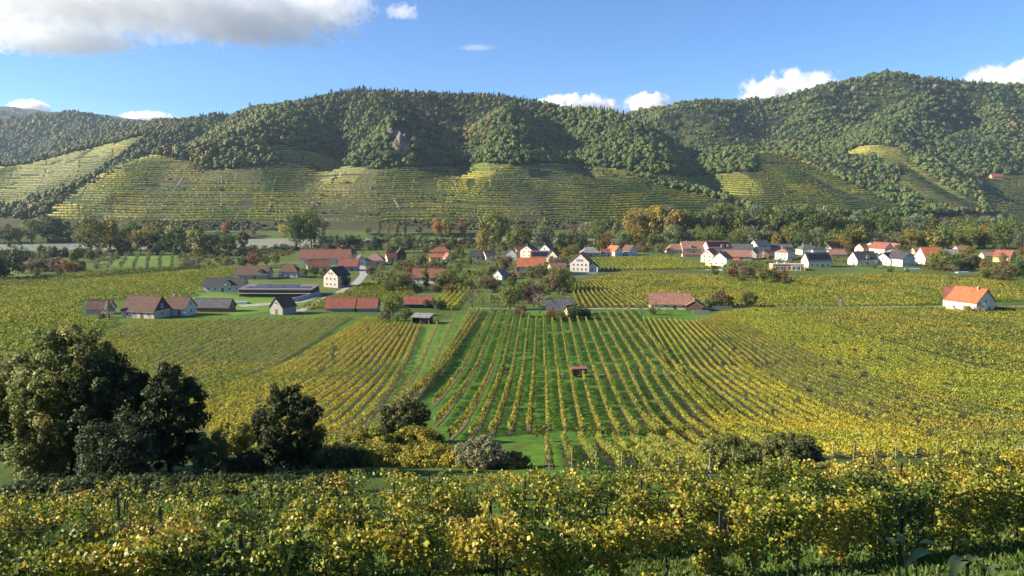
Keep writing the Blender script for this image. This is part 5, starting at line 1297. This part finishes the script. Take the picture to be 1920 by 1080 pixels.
# --- village gardens
for x,y,h,k,c,l in [(478,502,32,'broad','rust','golden brown tree behind the winery hall'),(455,503,22,'round','dark','small dark tree left of the golden brown one'),(500,498,20,'round','green','green tree between hall and hipped house'),(515,496,22,'broad','olive','olive tree behind the hipped house'),(590,520,24,'round','green','dark green tree in front of the old estate'),(606,523,26,'tall','olive','olive tree beside the pink gabled house'),(648,538,26,'round','dark','small dark tree right of the pink gabled house'),(572,521,22,'round','olive','olive tree below the old estate wing'),
    (730,540,34,'broad','olive','leafy olive tree right of the lane'),(712,534,28,'broad','sage','greyish tree right of the lane'),(748,545,36,'round','olive','olive tree left of the hidden red roof'),(765,543,34,'round','brown','brownish tree left of the hidden red roof'),(798,542,42,'poplar','olive','upright green tree standing before the hidden red roof'),(842,540,40,'broad','olive','round tree right of the hidden red roof'),(730,548,22,'shrub','dark','dark shrub at the vineyard edge right of the lane'),(775,548,20,'shrub','dark','dark shrub below the hidden red roof'),(825,545,18,'conifer','dark','small dark cypress beside the hidden roof'),(860,515,24,'round','green','green tree in the kitchen gardens'),
    (785,505,26,'tall','sage','silvery tree below the cream villa'),(770,502,18,'round','yellow','small bright yellow tree below the cream villa'),(850,492,22,'round','green','green tree right of the cream villa'),(835,500,16,'round','plum','dark plum bush below the cream villa'),(868,488,22,'conifer','dark','dark conifer right of the cream villa'),(880,495,16,'round','lime','light garden tree behind the plots'),
    (737,592,42,'broad','olive','bushy tree between the red barns and the open shed'),(722,602,26,'shrub','sage','grey shrub below the bushy tree at the barns'),(762,602,26,'broad','green','green fruit tree left of the open shed'),(742,606,16,'shrub','green','low green shrub near the open shed'),(822,580,24,'shrub','dark','dark bush behind the open shed'),(802,578,18,'shrub','dark','dark bush at the red garden house'),
    (885,578,42,'thin','pink','bare reddish tree at the left garden corner'),(905,575,26,'thin','olive','thin fruit tree beside the bare reddish one'),(870,570,24,'thin','olive','thin fruit tree at the garden edge'),(957,580,46,'broad','olive','rounded dark fruit tree in the middle garden'),(935,575,28,'thin','olive','sparse fruit tree in the middle garden'),(925,548,30,'round','brown','brownish tree by the small grey roofed house'),(1001,576,44,'broad','plum','purple leaved plum tree in the middle garden'),(1012,588,44,'thin','pale','pale birch like tree before the grey cottage'),(977,594,26,'shrub','brown','brown bush left of the grey cottage'),
    (1035,600,24,'shrub','rust','rusty hedge bush before the grey cottage'),(1052,602,22,'shrub','green','green hedge bush before the grey cottage'),(1078,598,34,'shrub','dark','big dark bush right of the grey cottage'),(1098,598,22,'shrub','dark','low dark bush right of the big dark one'),(1050,545,48,'broad','olive','big walnut tree below the tall white gabled house'),(1035,548,34,'broad','brown','brown tree touching the walnut'),(1065,548,24,'round','olive','small tree right of the walnut'),(985,548,26,'round','olive','olive tree before the orange roofed house'),(1012,545,24,'round','sage','grey green tree before the orange roofed house'),(960,540,24,'round','green','green tree beside the glass roofed cabin'),(1018,520,22,'round','dark','dark tree at the corner of the orange roofed house'),(950,505,28,'broad','brown','brown tree above the glass roofed cabin'),(930,500,18,'thin','pink','bare pinkish fruit tree in the plots'),(900,500,16,'thin','pink','bare fruit tree behind the garden vines'),(905,548,30,'round','olive','olive tree in front of the garden vines'),(975,562,30,'broad','green','green tree behind the plum'),(1000,478,20,'round','dark','dark tree between the red roofs'),(1075,482,24,'broad','olive','olive tree left of the grey farmhouse'),(1062,485,22,'broad','gold','golden tree left of the tall white gabled house'),
    (1203,597,36,'thin','sage','sparse fruit tree at the tan farmhouse gable'),(1236,592,24,'thin','olive','small fruit tree before the tan farmhouse'),(1257,598,22,'thin','green','fruit tree with dark shadow before the tan farmhouse'),(1222,590,18,'shrub','brown','brown bush at the tan farmhouse wall'),(1350,577,34,'broad','brown','brownish broad tree right of the timber cabin'),(1333,577,22,'shrub','dark','dark hedge bush right of the timber cabin'),(1368,577,24,'round','olive','olive tree behind the garden fence'),(1405,578,32,'broad','dark','dark green tree at the road corner'),(1287,562,18,'thin','rust','rusty bush behind the tan farmhouse'),(1576,577,28,'thin','pink','bare pinkish tree standing alone at the field road'),
    (1372,520,30,'round','olive','olive tree left of the right orchard'),(1398,525,30,'broad','brown','brown tree in the right orchard'),(1412,520,30,'round','green','green tree in the right orchard'),(1432,532,38,'broad','olive','largest tree of the right orchard'),(1450,528,26,'round','olive','olive tree at the right end of the orchard'),(1360,512,18,'round','green','small tree at the concrete yard'),(1385,510,22,'thin','pink','bare pinkish shrub behind the orchard'),(1408,538,20,'thin','olive','thin young tree below the orchard'),(1470,535,14,'shrub','green','low green bush by the orchard vines'),
    (1760,508,44,'broad','olive','big dark olive tree right of the big orange roof'),(1748,506,26,'shrub','brown','brown bush under the big orange roof'),(1800,505,28,'shrub','dark','left block of the tall dark hedge'),(1825,505,28,'shrub','dark','right block of the tall dark hedge'),(1882,530,42,'broad','brown','large brown tree at the right edge of the vineyard'),(1850,524,32,'shrub','olive','olive bush left of the large brown tree'),(1905,520,36,'shrub','green','green bush right of the large brown tree'),(1790,518,22,'thin','pink','bare bush in front of the tall dark hedge'),(1668,510,12,'shrub','green','low garden bush below the dark roofed trio'),(1700,512,10,'shrub','green','low garden bush at the covered terrace'),(1640,503,10,'shrub','green','low garden bush between the dark roofs'),
    (1590,478,22,'broad','brown','brown tree behind the orange roof'),(1700,482,26,'thin','brown','bare brown tree left of the big orange roof'),(1685,475,20,'round','brown','brown tree behind the rosy roofs'),(1815,480,20,'broad','gold','golden tree behind the dark hedge')]:
    tree(x,y,h,k,c,l)
tree(205,596,34,'conifer','pale','pale flowering tree with dark inside beside the small cottage',None,1.5)
tree(190,600,16,'shrub','sage','low pale bush at the foot of the flowering tree')
tree(1836,586,20,'shrub','pale','creamy flowering bush at the wall of the lone house')
tree(1812,586,16,'shrub','gold','yellow bush at the corner of the lone house')
for i in range(95):
    x=random.uniform(690,900) if i<40 else random.uniform(900,1075) if i<80 else random.uniform(1330,1470); y=random.uniform(496,550) if i<80 else random.uniform(508,532)
    if i<40 and x<760 and y>543: continue
    tree(x,y,random.uniform(10,23),random.choice(['thin','shrub','shrub']),random.choice(['olive','brown','sage','green','rust']),'small garden bush among the village plots','small bushes in the village gardens')
# orchard rows on the left: lines of little trees on mown grass
for r in range(9):
    for j in range(7):
        t=j/6; x0=178+r*24; x1=205+r*20; x=x0+(x1-x0)*t+random.uniform(-2,2); y=503-t*27
        tree(x,y,random.uniform(12,16)*(1-.2*t),'orchard',random.choice(['sage','brown','olive']) if r>3 else 'sage',nth(j)+' fruit tree from the front in orchard row '+str(r+1)+' from the left','orchard rows left of the winery',.8)
for i in range(26):
    tree(random.uniform(360,470),random.uniform(474,499),random.uniform(8,14),random.choice(['thin','shrub']),random.choice(['sage','olive','lime','brown']),'small tree in the loose orchard behind the left vines','loose orchard trees')

# --- near trees with their own crowns
def big_tree(px, by, top, wpx, base, label, seed, n=14000, leaf=.26, clumps=90, dens_r=.26, low=.12, name='tree', cat='tree', hue=.15, Y=None, edge=None, spread=1.0):
    p = gp(px, by) if Y is None else None
    if Y is not None:
        q = at(px, by, Y); p = np.array([q[0], Y, float(ground_z(q[0], Y))])
    s = p[1] / FPX / CP; H = (by - top) * s * 1.06; rx = wpx * s / 2 * .86
    rng = np.random.default_rng(seed)
    zc = H * (.5 + low / 2); rz = H * (.5 - low / 2) * .9
    P, Nn, tone, c = crown_points(n, rng, rx, rz, zc, clumps, dens_r, 'round', .3)
    V, F = leaf_quads(P, Nn, leaf, rng)
    cols = np.array(base); w = rng.integers(0, len(cols), clumps)
    d = np.linalg.norm(P[:, None, :] - c[None], axis=2).argmin(1) if n * clumps < 1e7 else rng.integers(0, clumps, n)
    pick = np.where(rng.uniform(0, 1, n) < .7, w[d], rng.integers(0, len(cols), n))
    col = cols[pick] * tone[:, None]
    r = empty(name, (p[0], p[1], p[2] - .1)); tag(r, label, cat)
    link('crown', make_mesh('crown', V, F, np.repeat(col, 4, 0), [M_LEAF_COL]), r)
    m = MB(); rr = random.Random(seed); R0 = max(.08, H * .018)
    m.tube([(0, 0, -.3), (0, 0, H * .3), (.2, .1, H * .62), (.2, 0, H * .85)], [R0 * 1.3, R0, R0 * .6, R0 * .2], 8)
    for i in range(14):
        k = c[rr.randrange(len(c))]; z0 = min(H * .7, max(.1 * H, k[2] - .3 * H)); m.tube([(0, 0, z0), (k[0] * .5, k[1] * .5, (z0 + k[2]) / 2 - .1), tuple(k)], [R0 * .5, R0 * .3, R0 * .08], 5)
    m.build('trunk', M_BARK, r, True)
    return r
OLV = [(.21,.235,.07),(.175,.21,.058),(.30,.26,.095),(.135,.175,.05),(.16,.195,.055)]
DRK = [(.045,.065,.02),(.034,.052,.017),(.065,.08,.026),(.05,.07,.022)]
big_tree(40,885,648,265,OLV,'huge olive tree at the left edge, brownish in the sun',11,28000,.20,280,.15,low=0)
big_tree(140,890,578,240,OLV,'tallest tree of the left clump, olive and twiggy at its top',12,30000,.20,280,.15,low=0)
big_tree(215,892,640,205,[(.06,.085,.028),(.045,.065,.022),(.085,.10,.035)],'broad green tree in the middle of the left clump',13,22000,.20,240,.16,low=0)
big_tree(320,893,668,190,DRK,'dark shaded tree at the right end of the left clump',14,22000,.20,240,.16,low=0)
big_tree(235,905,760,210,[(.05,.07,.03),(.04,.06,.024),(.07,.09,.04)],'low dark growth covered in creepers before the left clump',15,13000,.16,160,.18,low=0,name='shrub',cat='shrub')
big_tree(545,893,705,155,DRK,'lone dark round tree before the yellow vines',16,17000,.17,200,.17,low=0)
big_tree(90,895,790,170,OLV,'olive brown bush at the foot of the left clump',17,11000,.16,160,.18,low=0,name='shrub',cat='shrub')
big_tree(758,832,742,120,[(.10,.12,.036),(.075,.095,.03),(.14,.13,.045)],'round olive bush at the lower end of the staked plot',18,11000,.24,140,.19,low=.0,name='shrub',cat='shrub')
big_tree(905,892,832,125,[(.34,.32,.20),(.28,.28,.15),(.20,.22,.09)],'pale grey seeding shrub in front of the central rows',19,11200,.14,130,.2,low=0,name='shrub',cat='shrub',Y=50)
big_tree(1475,905,838,150,[(.10,.12,.036),(.07,.09,.03),(.15,.15,.05)],'dark bush rising before the golden vines',20,16800,.15,130,.2,low=0,name='shrub',cat='shrub',Y=48)
big_tree(1370,905,850,150,[(.16,.19,.05),(.12,.145,.04),(.20,.20,.06)],'green shrub left of the dark bush before the golden vines',21,14000,.15,130,.2,low=0,name='shrub',cat='shrub',Y=50)
YEL = [(.34,.29,.04),(.26,.25,.04),(.40,.31,.04),(.18,.20,.035)]
big_tree(690,888,838,130,YEL,'wild yellow vine thicket left of the olive bush',22,11200,.20,130,.2,low=0,name='shrub',cat='shrub',Y=62)
big_tree(780,886,838,130,YEL,'wild yellow vine thicket below the olive bush',23,11200,.20,130,.2,low=0,name='shrub',cat='shrub',Y=64)
big_tree(445,890,830,120,YEL,'sunlit yellow thicket between the dark trees',24,11200,.20,130,.2,low=0,name='shrub',cat='shrub',Y=64)
big_tree(395,896,800,90,OLV,'olive bush leaning out of the right end of the left clump',31,9000,.13,90,.2,low=0,name='shrub',cat='shrub')
big_tree(640,893,850,120,[(.10,.12,.035),(.16,.15,.04),(.07,.09,.03)],'low bramble tangle right of the lone dark tree',32,9000,.13,110,.2,low=0,name='shrub',cat='shrub',Y=52)
big_tree(470,900,860,130,[(.06,.08,.028),(.09,.10,.035)],'low bramble tangle left of the lone dark tree',33,9000,.13,110,.2,low=0,name='shrub',cat='shrub',Y=48)
for k, (x, y, tp, w) in enumerate([(630,880,842,110),(735,880,846,120),(830,884,850,110),(700,896,862,150),(800,898,866,150),(590,896,858,120),(860,880,846,80),(960,892,866,90)]):
    big_tree(x,y,tp,w,YEL if k != 5 else [(.12,.14,.04),(.17,.17,.045)],nth(k)+' low yellow vine tangle in the overgrown patch before the central field',40+k,4200,.2,110,.2,low=0,name='vine_thicket',cat='shrub',Y=56-k*.8)
for k, (x, y, tp, w) in enumerate([(60,915,868,150),(150,918,872,150),(250,920,874,150),(345,920,874,150),(430,918,876,140),(520,916,878,130),(610,914,878,120)]):
    big_tree(x,y,tp,w,[(.07,.095,.03),(.10,.125,.038),(.05,.075,.025)],nth(k)+' dark bramble from the left along the foot of the tree clump',60+k,4000,.15,110,.2,low=0,name='bramble',cat='shrub',Y=36)
# low hedge crossing the central rows
hv = []
p0, p1 = gp(1000, 828), gp(1300, 822)
V, F, Cc = row_arrays(p0, p1, np.random.default_rng(5), PAL['deep'], 60, .26, 1.5, .4, core=False)
o = link('hedge', make_mesh('hedge', V, F, Cc, [M_VINE])); tag(o, 'low dark cross hedge cutting the central rows', 'hedge')

# undergrowth in gardens, orchards and along the banks (one mass of low growth)
def undergrowth(name, polys, n, s0, s1, label, seed, cols):
    rng = np.random.default_rng(seed); P = []
    for poly in polys:
        w = [gp(*q)[:2] for q in poly]; W = np.array(w); lo, hi = W.min(0), W.max(0); k = 0
        x = rng.uniform(lo[0], hi[0], n); y = rng.uniform(lo[1], hi[1], n); m = in_poly(x, y, [tuple(q) for q in W]) & (vnoise(x, y, 11, seed) > .36); P.append(np.stack([x[m], y[m]], 1))
    P = np.concatenate(P)
    for _, L, D, H, R, c in HOUSES: P = P[np.hypot(P[:, 0] - c[0], P[:, 1] - c[1]) > max(L, D) * .5 + 1.2]
    z = ground_z(P[:, 0], P[:, 1]); k = z > -1.2; P = P[k]; z = z[k]; n = len(P)
    s = rng.uniform(s0, s1, n); cc = np.array([COLS[c] for c in cols])
    scatter(name, np.stack([P[:, 0], P[:, 1], z - .25], 1), rng.uniform(0, 6.28, n), np.stack([s, s, s * rng.uniform(.6, 1.0, n)], 1), cc[rng.integers(0, len(cc), n)] * rng.uniform(.7, 1.2, n)[:, None], rng.integers(0, 5, n), low_coll, label)
low_coll = bpy.data.collections.new('low_growth_kinds')
for i in range(5):
    me, _ = crown_mesh('low_growth_%d' % i, M_LEAF_INST, 300 + i, 420, 4.4, 3.9, 4.2, .95, 22, .42)
    low_coll.objects.link(bpy.data.objects.new('low_growth_%d' % i, me))
undergrowth('undergrowth', [[(560,478),(1100,474),(1100,482),(1060,505),(1060,572),(915,574),(885,560),(910,505),(850,500),(835,545),(700,541),(690,505),(660,480)], [(1240,478),(1920,472),(1990,500),(1990,530),(1880,522),(1720,505),(1560,498),(1340,503),(1325,485)]], 2600, .12, .33, 'bushes and beds filling the village gardens', 81, ['olive', 'brown', 'sage', 'green', 'rust', 'olive'])
undergrowth('undergrowth', [[(10,512),(180,502),(215,476),(330,470),(480,470),(600,470),(600,478),(480,482),(460,497),(340,503),(330,476),(240,476),(175,508)]], 1500, .15, .4, 'rough growth around the left orchard', 82, ['olive', 'brown', 'sage', 'green', 'rust'])
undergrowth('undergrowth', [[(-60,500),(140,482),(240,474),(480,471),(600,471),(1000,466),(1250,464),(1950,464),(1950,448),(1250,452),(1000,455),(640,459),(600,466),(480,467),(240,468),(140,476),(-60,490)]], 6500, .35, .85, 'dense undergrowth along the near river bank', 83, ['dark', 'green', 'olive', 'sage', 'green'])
undergrowth('undergrowth', [[(-60,462),(140,456),(150,452),(-60,456)], [(420,446),(560,446),(640,444),(900,446),(900,441),(420,441)]], 1600, .3, .6, 'bushes on the far river bank', 84, ['dark', 'green', 'olive'])
# ------------------------------------------------------------------ foreground vines
def vine_leaf_arrays(C, Nn, size, rng):
    """lobed five-pointed vine leaves, folded along the midrib: 5 outer points and a centre, 5 triangles"""
    n = len(C)
    a = np.cross(Nn, rand_unit(n, rng)); a /= np.linalg.norm(a, axis=1)[:, None] + 1e-9
    b = np.cross(Nn, a); s = (size * rng.uniform(.6, 1.35, n))[:, None]
    fold = rng.uniform(.05, .35, n)[:, None]
    pts = [(-.12, .0, 0), (.05, .52, 1), (.42, .36, .6), (.62, 0, .15), (.42, -.36, .6), (.05, -.52, 1)]
    V = [C + a * s * u + b * s * v - Nn * s * fold * w * .6 for u, v, w in pts]
    V = np.stack(V, 1).reshape(-1, 3)
    i = np.arange(n)[:, None] * 6
    F = np.concatenate([i + np.array([[0, 1, 2, 3]]), i + np.array([[0, 3, 4, 5]])])
    return V, F
M_VLEAF = leaf_mat('vine_leaf', 'Col', .34, .45, .35, .2, 2.0)
M_POST = plain('dark_steel_post', (.045, .042, .04), .6, .2, 3)
M_WIRE = plain('wire', (.25, .25, .25), .4, metal=.8)
VCOL = np.array([(.28,.30,.036),(.43,.36,.042),(.17,.205,.032),(.095,.13,.026),(.54,.41,.046),(.34,.22,.05),(.075,.115,.025)])
def front_row(name_label, Yc, slope, x0, x1, seed, dens, top=1.9, low=.45, gold=.3, group='foreground vine rows', shoots=10, leafsize=.115, post=4.6):
    rng = np.random.default_rng(seed); Lr = x1 - x0
    def base(x): x = np.asarray(x, float); y = Yc + slope * np.maximum(x, 0) + .10 * np.minimum(x, 0); return y, ground_z(x, y)
    r = empty('vine_row', (0, 0, 0)); tag(r, name_label, 'vine row', group)
    n = int(Lr * dens); x = rng.uniform(x0, x1, n)
    # shoots gather in plants about one metre apart
    pl = np.round(x / 1.05) * 1.05; x = np.where(rng.uniform(0, 1, n) < .45, pl + rng.normal(0, .24, n), x)
    hh = top * (.72 + .46 * vnoise(x, x * 0 + seed, .8, seed)); lo = low * (.7 + .9 * vnoise(x, x * 0, 1.3, seed + 3))
    t = rng.beta(1.25, 1.0, n); y, g = base(x); z = g + lo + (hh - lo) * t
    wid = .24 * (.6 + .8 * vnoise(x, z, .7, seed + 5)); lat = np.clip(rng.normal(0, 1, n), -1.25, 1.25) * wid
    keep = vnoise(x + .3 * lat, z * 1.3, .42, seed + 8) > (.46 - .2 * t)
    x, y, z, lat, t = x[keep], y[keep], z[keep], lat[keep], t[keep]; n = len(x)
    C = np.stack([x, y + lat, z], 1)
    Nn = np.stack([rng.normal(0, .5, n), np.sign(lat) * .5 + rng.normal(0, .5, n) - .15, .35 + rng.normal(0, .5, n)], 1); Nn /= np.linalg.norm(Nn, axis=1)[:, None]
    V, F = vine_leaf_arrays(C, Nn, leafsize, rng)
    q = np.clip(vnoise(x, z, 1.6, seed + 2) * .8 + rng.normal(0, .22, n) + gold * .35, 0, .999)
    order = np.array([6, 3, 2, 0, 0, 1, 4, 5]); col = VCOL[order[(q * 8).astype(int)]] * rng.uniform(.75, 1.25, n)[:, None]
    Vs, Fs, Cs = [V], [F], [np.repeat(col, 6, 0)]; nv = len(V)
    for k in range(shoots):                                   # long shoots rising above the row
        sx = rng.uniform(x0, x1); m = rng.integers(14, 34); hgt = rng.uniform(.25, .62); ln = rng.normal(0, .25)
        tt = np.linspace(0, 1, m); xx = sx + ln * tt ** 1.5 + rng.normal(0, .05, m); yy, gg = base(xx)
        CC = np.stack([xx, yy + rng.normal(0, .06, m), gg + top * .93 + hgt * tt], 1); NN = rand_unit(m, rng) + np.array([0, -.3, .4]); NN /= np.linalg.norm(NN, axis=1)[:, None]
        v, f = vine_leaf_arrays(CC, NN, leafsize * .95, rng); cc = VCOL[rng.choice([0, 1, 2, 4], m)] * rng.uniform(.8, 1.2, m)[:, None]
        Vs.append(v); Fs.append(f + nv); Cs.append(np.repeat(cc, 6, 0)); nv += len(v)
    lf = link('foliage', make_mesh('foliage', np.concatenate(Vs), np.concatenate(Fs), np.concatenate(Cs), [M_VLEAF]), r); lf['kind'] = 'stuff'
    rr = random.Random(seed)
    for px_ in np.arange(x0 + .4, x1, 1.05):                  # vine stems
        yy, gg = base(px_); j = rr.uniform(-.12, .12)
        MB().tube([(px_, yy, gg - .1), (px_ + j, yy + .03, gg + .35), (px_ + j * .4, yy, gg + .75), (px_ + j + .25, yy, gg + 1.0), (px_ + j + .3, yy, gg + 1.6)], [.035, .028, .024, .014, .006], 5).build('vine_stem', M_BARK, r)
    for px_ in np.arange(x0 + .6 + rr.uniform(0, 2), x1, post):
        yy, gg = base(px_); MB().box(px_ - .03, px_ + .03, yy - .03, yy + .03, gg - .2, gg + top * 1.0).build('post', M_POST, r)
    for hz_ in (.75, 1.25, 1.75):
        P = []
        for px_ in np.linspace(x0, x1, 24): yy, gg = base(px_); P.append((px_, yy + .02, gg + hz_))
        MB().tube(P, .002, 3).build('wire', M_WIRE, r)
    return r
front_row('nearest foreground vine row with gaps showing grass beneath', 13.0, .33, -11, 14, 301, 1450, 1.55, .12, .15, shoots=5, leafsize=.09)
front_row('second foreground vine row, crowded with yellow green leaves', 16.5, .30, -13.5, 17, 302, 1250, 1.6, .12, .25, shoots=10, leafsize=.093)
front_row('third foreground vine row with long shoots against the dark trees', 20.5, .25, -16.5, 20, 303, 1000, 1.6, .15, .3, shoots=34, leafsize=.097)
front_row('fourth foreground vine row, mostly hidden behind the long shoots', 25.0, .20, -19, 25, 304, 430, 1.6, .2, .5, shoots=8, leafsize=.10)
front_row('fifth foreground vine row, dark against the overgrown patch', 31.0, .12, -24, 9, 305, 300, 1.5, .2, .35, shoots=10, leafsize=.11)
# white post tip standing out of the vines
p = at(1677, 925, 27.5); g = float(ground_z(p[0], p[1]))
o = MB().tube([(p[0], p[1], g), (p[0], p[1], p[2] + .75)], .05, 8).build('post', plain('white_post', (.75, .75, .72), .5)); o.name = 'vineyard_post'; tag(o, 'white metal post standing out above the foreground vines', 'post')
q = gp(1243, 848); o = MB().box(q[0] - .1, q[0] + .1, q[1] - .1, q[1] + .1, q[2] - .1, q[2] + 1.3).build('vineyard_post', plain('orange_post', (.55, .16, .06), .6)); tag(o, 'orange marker post at the end of a central row', 'post')

# grass blades on the near slope
def grass(name, n, x0, x1, y0, y1, h, label, seed, mask=None):
    rng = np.random.default_rng(seed); x = rng.uniform(x0, x1, n); y = rng.uniform(y0, y1, n)
    k = vnoise(x, y, .5, seed) > .25
    if mask is not None: k &= mask(x, y)
    x, y = x[k], y[k]; n = len(x); z = ground_z(x, y)
    a = rng.uniform(0, 2 * PI, n); w = rng.uniform(.011, .024, n) * (1 + y / 14); hh = h * rng.uniform(.5, 1.3, n); ln = rng.normal(0, .45, (n, 2)) * hh[:, None]
    ca, sa = np.cos(a) * w, np.sin(a) * w
    V = np.stack([np.stack([x - ca, y - sa, z - .02], 1), np.stack([x + ca, y + sa, z - .02], 1), np.stack([x + ln[:, 0] * .4 + ca * .7, y + ln[:, 1] * .4 + sa * .7, z + hh * .6], 1), np.stack([x + ln[:, 0], y + ln[:, 1], z + hh], 1)], 1).reshape(-1, 3)
    F = np.arange(4 * n).reshape(n, 4)
    c = np.array([.085, .15, .03])[None] * rng.uniform(.6, 1.5, n)[:, None] * np.array([1, 1, 1]); yl = rng.uniform(0, 1, n) < .15; c[yl] = (.22, .20, .07)
    o = link(name, make_mesh(name, V, F, np.repeat(c, 4, 0), [M_VINE])); tag(o, label, kind='stuff'); return o
grass('grass', 75000, -14, 17, 7.5, 21, .14, 'grass under and in front of the nearest vines', 61)
grass('grass', 16000, -30, -9, 24, 48, .35, 'sunlit grass bank left of the dark tree clump', 62)

# broad leaved plant in the lower right corner, in shade
m_, nt_, N_, L_ = new_mat('broad_leaf')
f_ = noise(nt_, 9, 4, .6); finish(nt_, ramp(nt_, f_, [(.3, (.09, .12, .028)), (.7, (.15, .18, .045))]), .75, f_, .01, .4, .4); M_BROAD = m_
def broad_leaf(par, base, tip, width, droop=.25):
    b = Vector(base); t = Vector(tip); d = t - b; L = d.length; side = d.cross(Vector((0, 0, 1))).normalized(); up = side.cross(d).normalized()
    V = []; F = []; n = 9
    for i in range(n):
        u = i / (n - 1); w = width * math.sin(PI * min(1, u * .96 + .04) ** .75) * .5; c = b + d * u + up * (L * .18 * math.sin(PI * u) - droop * L * u * u * .3)
        rip = .006 * (1 if i % 2 else -1)
        for k, v in enumerate((-1, -.5, 0, .5, 1)): V.append(c + side * (w * v) + up * (abs(v) * w * .35 + rip * (1 - abs(v)) * (0 if v == 0 else 1)))
    for i in range(n - 1):
        for k in range(4): F.append((i * 5 + k, i * 5 + k + 1, i * 5 + k + 6, i * 5 + k + 5))
    o = MB().add(V, F).build('leaf', M_BROAD, par, True)
    MB().tube([b + up * .004, b + d * .5 + up * (L * .16), t + up * (-.07 * L)], [.006, .004, .002], 5).build('midrib', M_BROAD, o)
    return o
def broad_plant(label, pix, leaves, Y):
    q = at(*pix, Y); g = float(ground_z(q[0], Y)); r = empty('broad_leaved_plant', (q[0], Y, g)); tag(r, label, 'plant', 'broad leaved plants in the corner')
    for lx, ly, tx, ty, dy, w in leaves:
        a = at(lx, ly, Y); b = at(tx, ty, Y + dy)
        A = (a[0] - q[0], 0, a[2] - g); B = (b[0] - q[0], b[1] - Y, b[2] - g)
        broad_leaf(r, A, B, w)
        MB().tube([(0, 0, -.1), (A[0] * .5, 0, A[2] * .6), A], [.012, .009, .006], 5).build('stalk', M_BROAD, r)
broad_plant('broad leaved plant with two wide ribbed leaves in the corner', (1740, 1100), [(1764,1060,1694,1056,-.25,.10),(1716,1030,1760,1022,-.1,.09),(1692,1020,1680,998,.1,.06),(1676,1026,1660,1008,.15,.055)], 4.6)
broad_plant('broad leaved plant with pointed pale leaves, right of the ribbed one', (1820, 1100), [(1815,1058,1772,1060,-.1,.07),(1812,1062,1778,1092,-.3,.09),(1816,1058,1832,1046,.1,.07),(1848,1070,1876,1066,-.1,.08),(1845,1072,1862,1084,-.25,.07)], 4.4)

# tall trees standing left of the view; their shade falls across the near grass and the lower vines
for sx, sy, hh, sd, lb in [(-20, 1.5, 13.5, 71, 'tall tree standing just left of the view beside the vines')]:
    g = float(ground_z(sx, sy)); rng = np.random.default_rng(sd)
    P, Nn, tone, c = crown_points(7000, rng, 3.6, hh * .46, hh * .54, 90, .3)
    V, F = leaf_quads(P, Nn, .38, rng); r = empty('tree', (sx, sy, g)); tag(r, lb, 'tree')
    link('crown', make_mesh('crown', V, F, np.repeat(np.array([.08, .11, .03])[None] * tone[:, None], 4, 0), [M_LEAF_COL]), r); link('trunk', trunk_mesh('trunk', sd, hh * .8, .25, 2.5), r)
